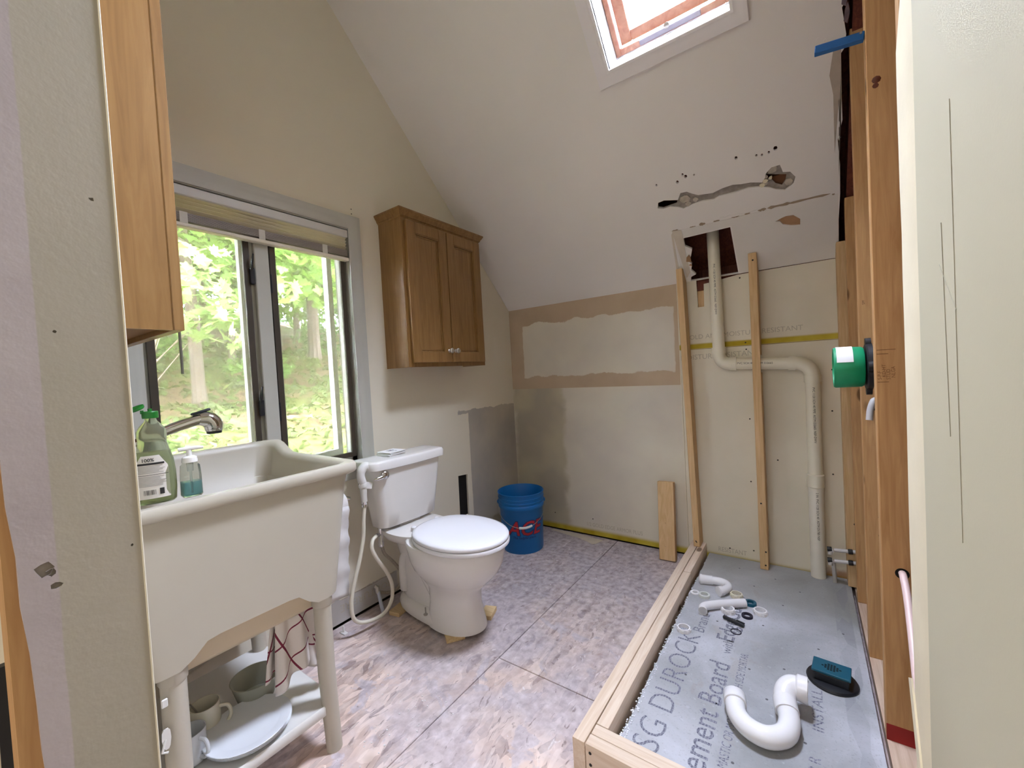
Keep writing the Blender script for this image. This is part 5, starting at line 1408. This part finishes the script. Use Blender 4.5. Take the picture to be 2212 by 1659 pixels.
def rv():
    while True:
        v = Vector((random.uniform(-1, 1), random.uniform(-1, 1), random.uniform(-1, 1)))
        if .05 < v.length < 1: return v
def clump(g, c_, r, n, s_, simple):
    for k in range(n):
        v = rv(); p = Vector(c_) + Vector((v.x * r[0], v.y * r[1], v.z * r[2]))
        nr = Vector((random.gauss(.25, .5), random.gauss(0, .5), random.gauss(.75, .4)))
        leaf(g, p, s_ * random.uniform(.65, 1.3), nr, random.uniform(0, 6.28), simple)
def tree(lab, x, y, r, h, clumps, lm, n, s_, lean=(0, 0), simple=True, name='tree'):
    z = hz(x, y); t = thing(name, lab, 'tree', (x, y, z), group='trees on the slope outside the window')
    b = Vector((x, y, z - .1)); top = b + Vector((lean[0], lean[1], h))
    tp_ = smooth_path([b, b + Vector((lean[0] * .15, lean[1] * .2 + .03, h * .3)), b + Vector((lean[0] * .6, lean[1] * .6, h * .62)), top], 5)
    g = G().tube(tp_, [r * (1.25 if i == 0 else 1) * (1 - .55 * i / len(tp_)) for i in range(len(tp_))], 10)
    for c_, rr_ in clumps:
        p0 = b.lerp(top, random.uniform(.35, .8)); p1 = Vector(c_)
        g.tube([p0, p0.lerp(p1, .5) + Vector((0, 0, .15)), p1], [r * .28, r * .18, r * .06], 6)
    obj('trunk', g, TWIG, t)
    f = G()
    for c_, rr_ in clumps: clump(f, c_, rr_, n, s_, simple)
    obj('foliage', f, lm, t, kind='stuff', smooth=0, recalc=False)
    return t
def crown(x, y, z0, z1, R, k):
    out = []
    for i in range(k):
        a = random.uniform(0, 6.28); q_ = R * random.uniform(.2, 1)
        out.append(((x + math.cos(a) * q_, y + math.sin(a) * q_, random.uniform(z0, z1)), (R * .45, R * .45, R * .26)))
    return out
tree('slender leaning tree with pale bark close outside the left window pane', -9.0, 3.09, .13, 9.5, crown(-9, 3.4, 4.2, 9.5, 2.6, 12), LEAFA, 260, .20, (.2, -.45))
tree('thin dark tree standing up the slope behind the left window pane', -15, 6.0, .11, 9, crown(-15, 6, 4.6, 10, 3, 12), LEAFD, 240, .26)
tree('stout grey tree far up the slope behind the right window pane', -15.5, 9.35, .26, 10, crown(-15, 9.5, 4.8, 10.5, 3.2, 12), LEAFA, 240, .26)
tree('thin tree at the far left of the window view', -13.5, 3.2, .10, 9, crown(-13, 3, 4, 9, 2.8, 12), LEAFB, 240, .24)
tree('two-stemmed small tree far behind the middle of the window', -17, 8.0, .08, 8, crown(-17, 8, 4.5, 9.5, 3, 10), LEAFB, 220, .28)
tree('tall tree high on the slope at the right edge of the window view', -18, 13.5, .16, 11, crown(-17, 13, 5, 12, 3.8, 12), LEAFD, 240, .30)
tree('tall tree crowning the slope far behind the left pane', -22, 7.5, .18, 12, crown(-22, 7.5, 5.5, 13, 4.2, 14), LEAFA, 240, .36)
tree('tall tree crowning the slope far behind the right pane', -23, 12.5, .18, 12, crown(-23, 12.5, 5.5, 13, 4.2, 14), LEAFB, 240, .36)
tree('broad maple whose low branches fill the top of the window', -5.2, 5.6, .14, 7.5, [((-4.6, 3.3, 2.75), (.8, .9, .42)), ((-4.9, 4.1, 2.9), (.8, .9, .45)), ((-4.2, 2.5, 2.9), (.8, .8, .42)), ((-5.4, 3.2, 3.4), (1, 1.2, .6)), ((-4.3, 3.2, 3.6), (.9, 1.2, .7)), ((-5.2, 4.6, 3.7), (1, 1.2, .7)), ((-3.8, 2.0, 3.4), (.8, .8, .6)), ((-5, 5.2, 4.6), (1.4, 1.6, .8)), ((-4.6, 3.2, 4.8), (1.6, 1.6, .8)), ((-4.2, 1.4, 4.2), (1.4, 1.4, .9)), ((-5.6, 2.3, 4.0), (1.2, 1.3, .8))], LEAFA, 190, .19, (.1, -.3), False)
tree('leafy maple sapling close to the window glass', -3.3, .45, .022, 2.75, [((-3.2, 1.5, 1.75), (.34, .38, .20)), ((-3.3, 1.75, 1.98), (.36, .4, .22)), ((-3.1, 1.25, 2.1), (.36, .4, .25)), ((-3.3, 1.35, 2.4), (.4, .45, .25)), ((-3.2, 2.0, 2.25), (.34, .36, .2))], LEAFB, 46, .19, (0, .9), False)

# leaf roof and edge of the wood, added dense to block sky light
cn = G()
for k in range(42000):
    x = random.uniform(-32, -1.2); y = random.uniform(-9, 27)
    q_ = min(1, max(0, (-x - 2) / 14))
    z = 5.2 + 2.6 * q_ + random.random() * 3.0
    leaf(cn, Vector((x, y, z)), random.uniform(.5, .95), Vector((random.gauss(0, .35), random.gauss(0, .35), 1)), random.uniform(0, 6.28), True)
for k in range(14000):
    if k % 3 == 0: x, y = random.uniform(-33, -29), random.uniform(-9, 28)
    elif k % 3 == 1: x, y = random.uniform(-32, -1.5), random.uniform(25, 29)
    else: x, y = random.uniform(-32, -1.5), random.uniform(-11, -8)
    z = hz(x, y) + random.random() * 10
    leaf(cn, Vector((x, y, z)), random.uniform(.5, 1.0), Vector((random.gauss(0, 1), random.gauss(0, 1), random.gauss(0, .6))), random.uniform(0, 6.28), True)
for k in range(5200):  # leaf screens beyond the house, added to block low sky light
    if k % 2: x, y = random.uniform(-3, 16), random.uniform(11, 14)
    else: x, y = random.uniform(12, 15), random.uniform(-12, 14)
    z = -2 + random.random() * 7.5
    leaf(cn, Vector((x, y, z)), random.uniform(.5, 1.0), Vector((random.gauss(0, 1), random.gauss(0, 1), random.gauss(0, .6))), random.uniform(0, 6.28), True)
tag(obj('sky_block_canopy', cn, CANOPY, kind='stuff', smooth=0, recalc=False), 'dense leaf roof of the wood, added to block sky light over the slope', 'foliage')

# low plants
def weeds(lab, n, y0, y1, x0, x1, s_):
    g = G()
    for k in range(n):
        x = random.uniform(x0, x1); y = random.uniform(y0, y1); z = hz(x, y)
        h = s_ * random.uniform(.5, 1.3)
        for q_ in range(3):
            d = Vector((random.gauss(0, .5), random.gauss(0, .5), 1)).normalized()
            leaf(g, Vector((x, y, z)) + d * h * .55, h, Vector((d.x + random.gauss(0, .4), d.y + random.gauss(0, .4), random.uniform(.2, 1))), random.uniform(0, 6.28), True)
    tag(obj('undergrowth', g, GRASSM, kind='stuff', smooth=0, recalc=False), lab, 'plants')
weeds('low green weeds growing on the near slope outside the window', 1500, .2, 9, -9, -2.5, .14)
weeds('sparse green weeds farther up the slope outside the window', 1500, 1, 16, -20, -9, .22)
def bush(lab, x, y, r, n, s_, lm):
    z = hz(x, y); g = G(); clump(g, (x, y, z + r * .55), (r, r, r * .6), n, s_, True)
    g.tube([(x, y, z - .05), (x + .02, y, z + r * .6)], .018, 6)
    tag(obj('shrub', g, lm, smooth=0, recalc=False, kind='thing'), lab, 'shrub', 'shrubs on the slope')
bush('pale fern-like shrub low at the left of the window view', -4.2, 1.25, .45, 240, .13, LEAFB)
bush('green shrub beyond the leaning tree on the slope', -11.0, 5.2, .9, 420, .16, LEAFA)
bush('green shrub far up the slope behind the right pane', -17.5, 10.8, 1.3, 420, .24, LEAFD)
bush('green shrub far up the slope at the left of the view', -16.5, 4.6, 1.3, 420, .24, LEAFA)
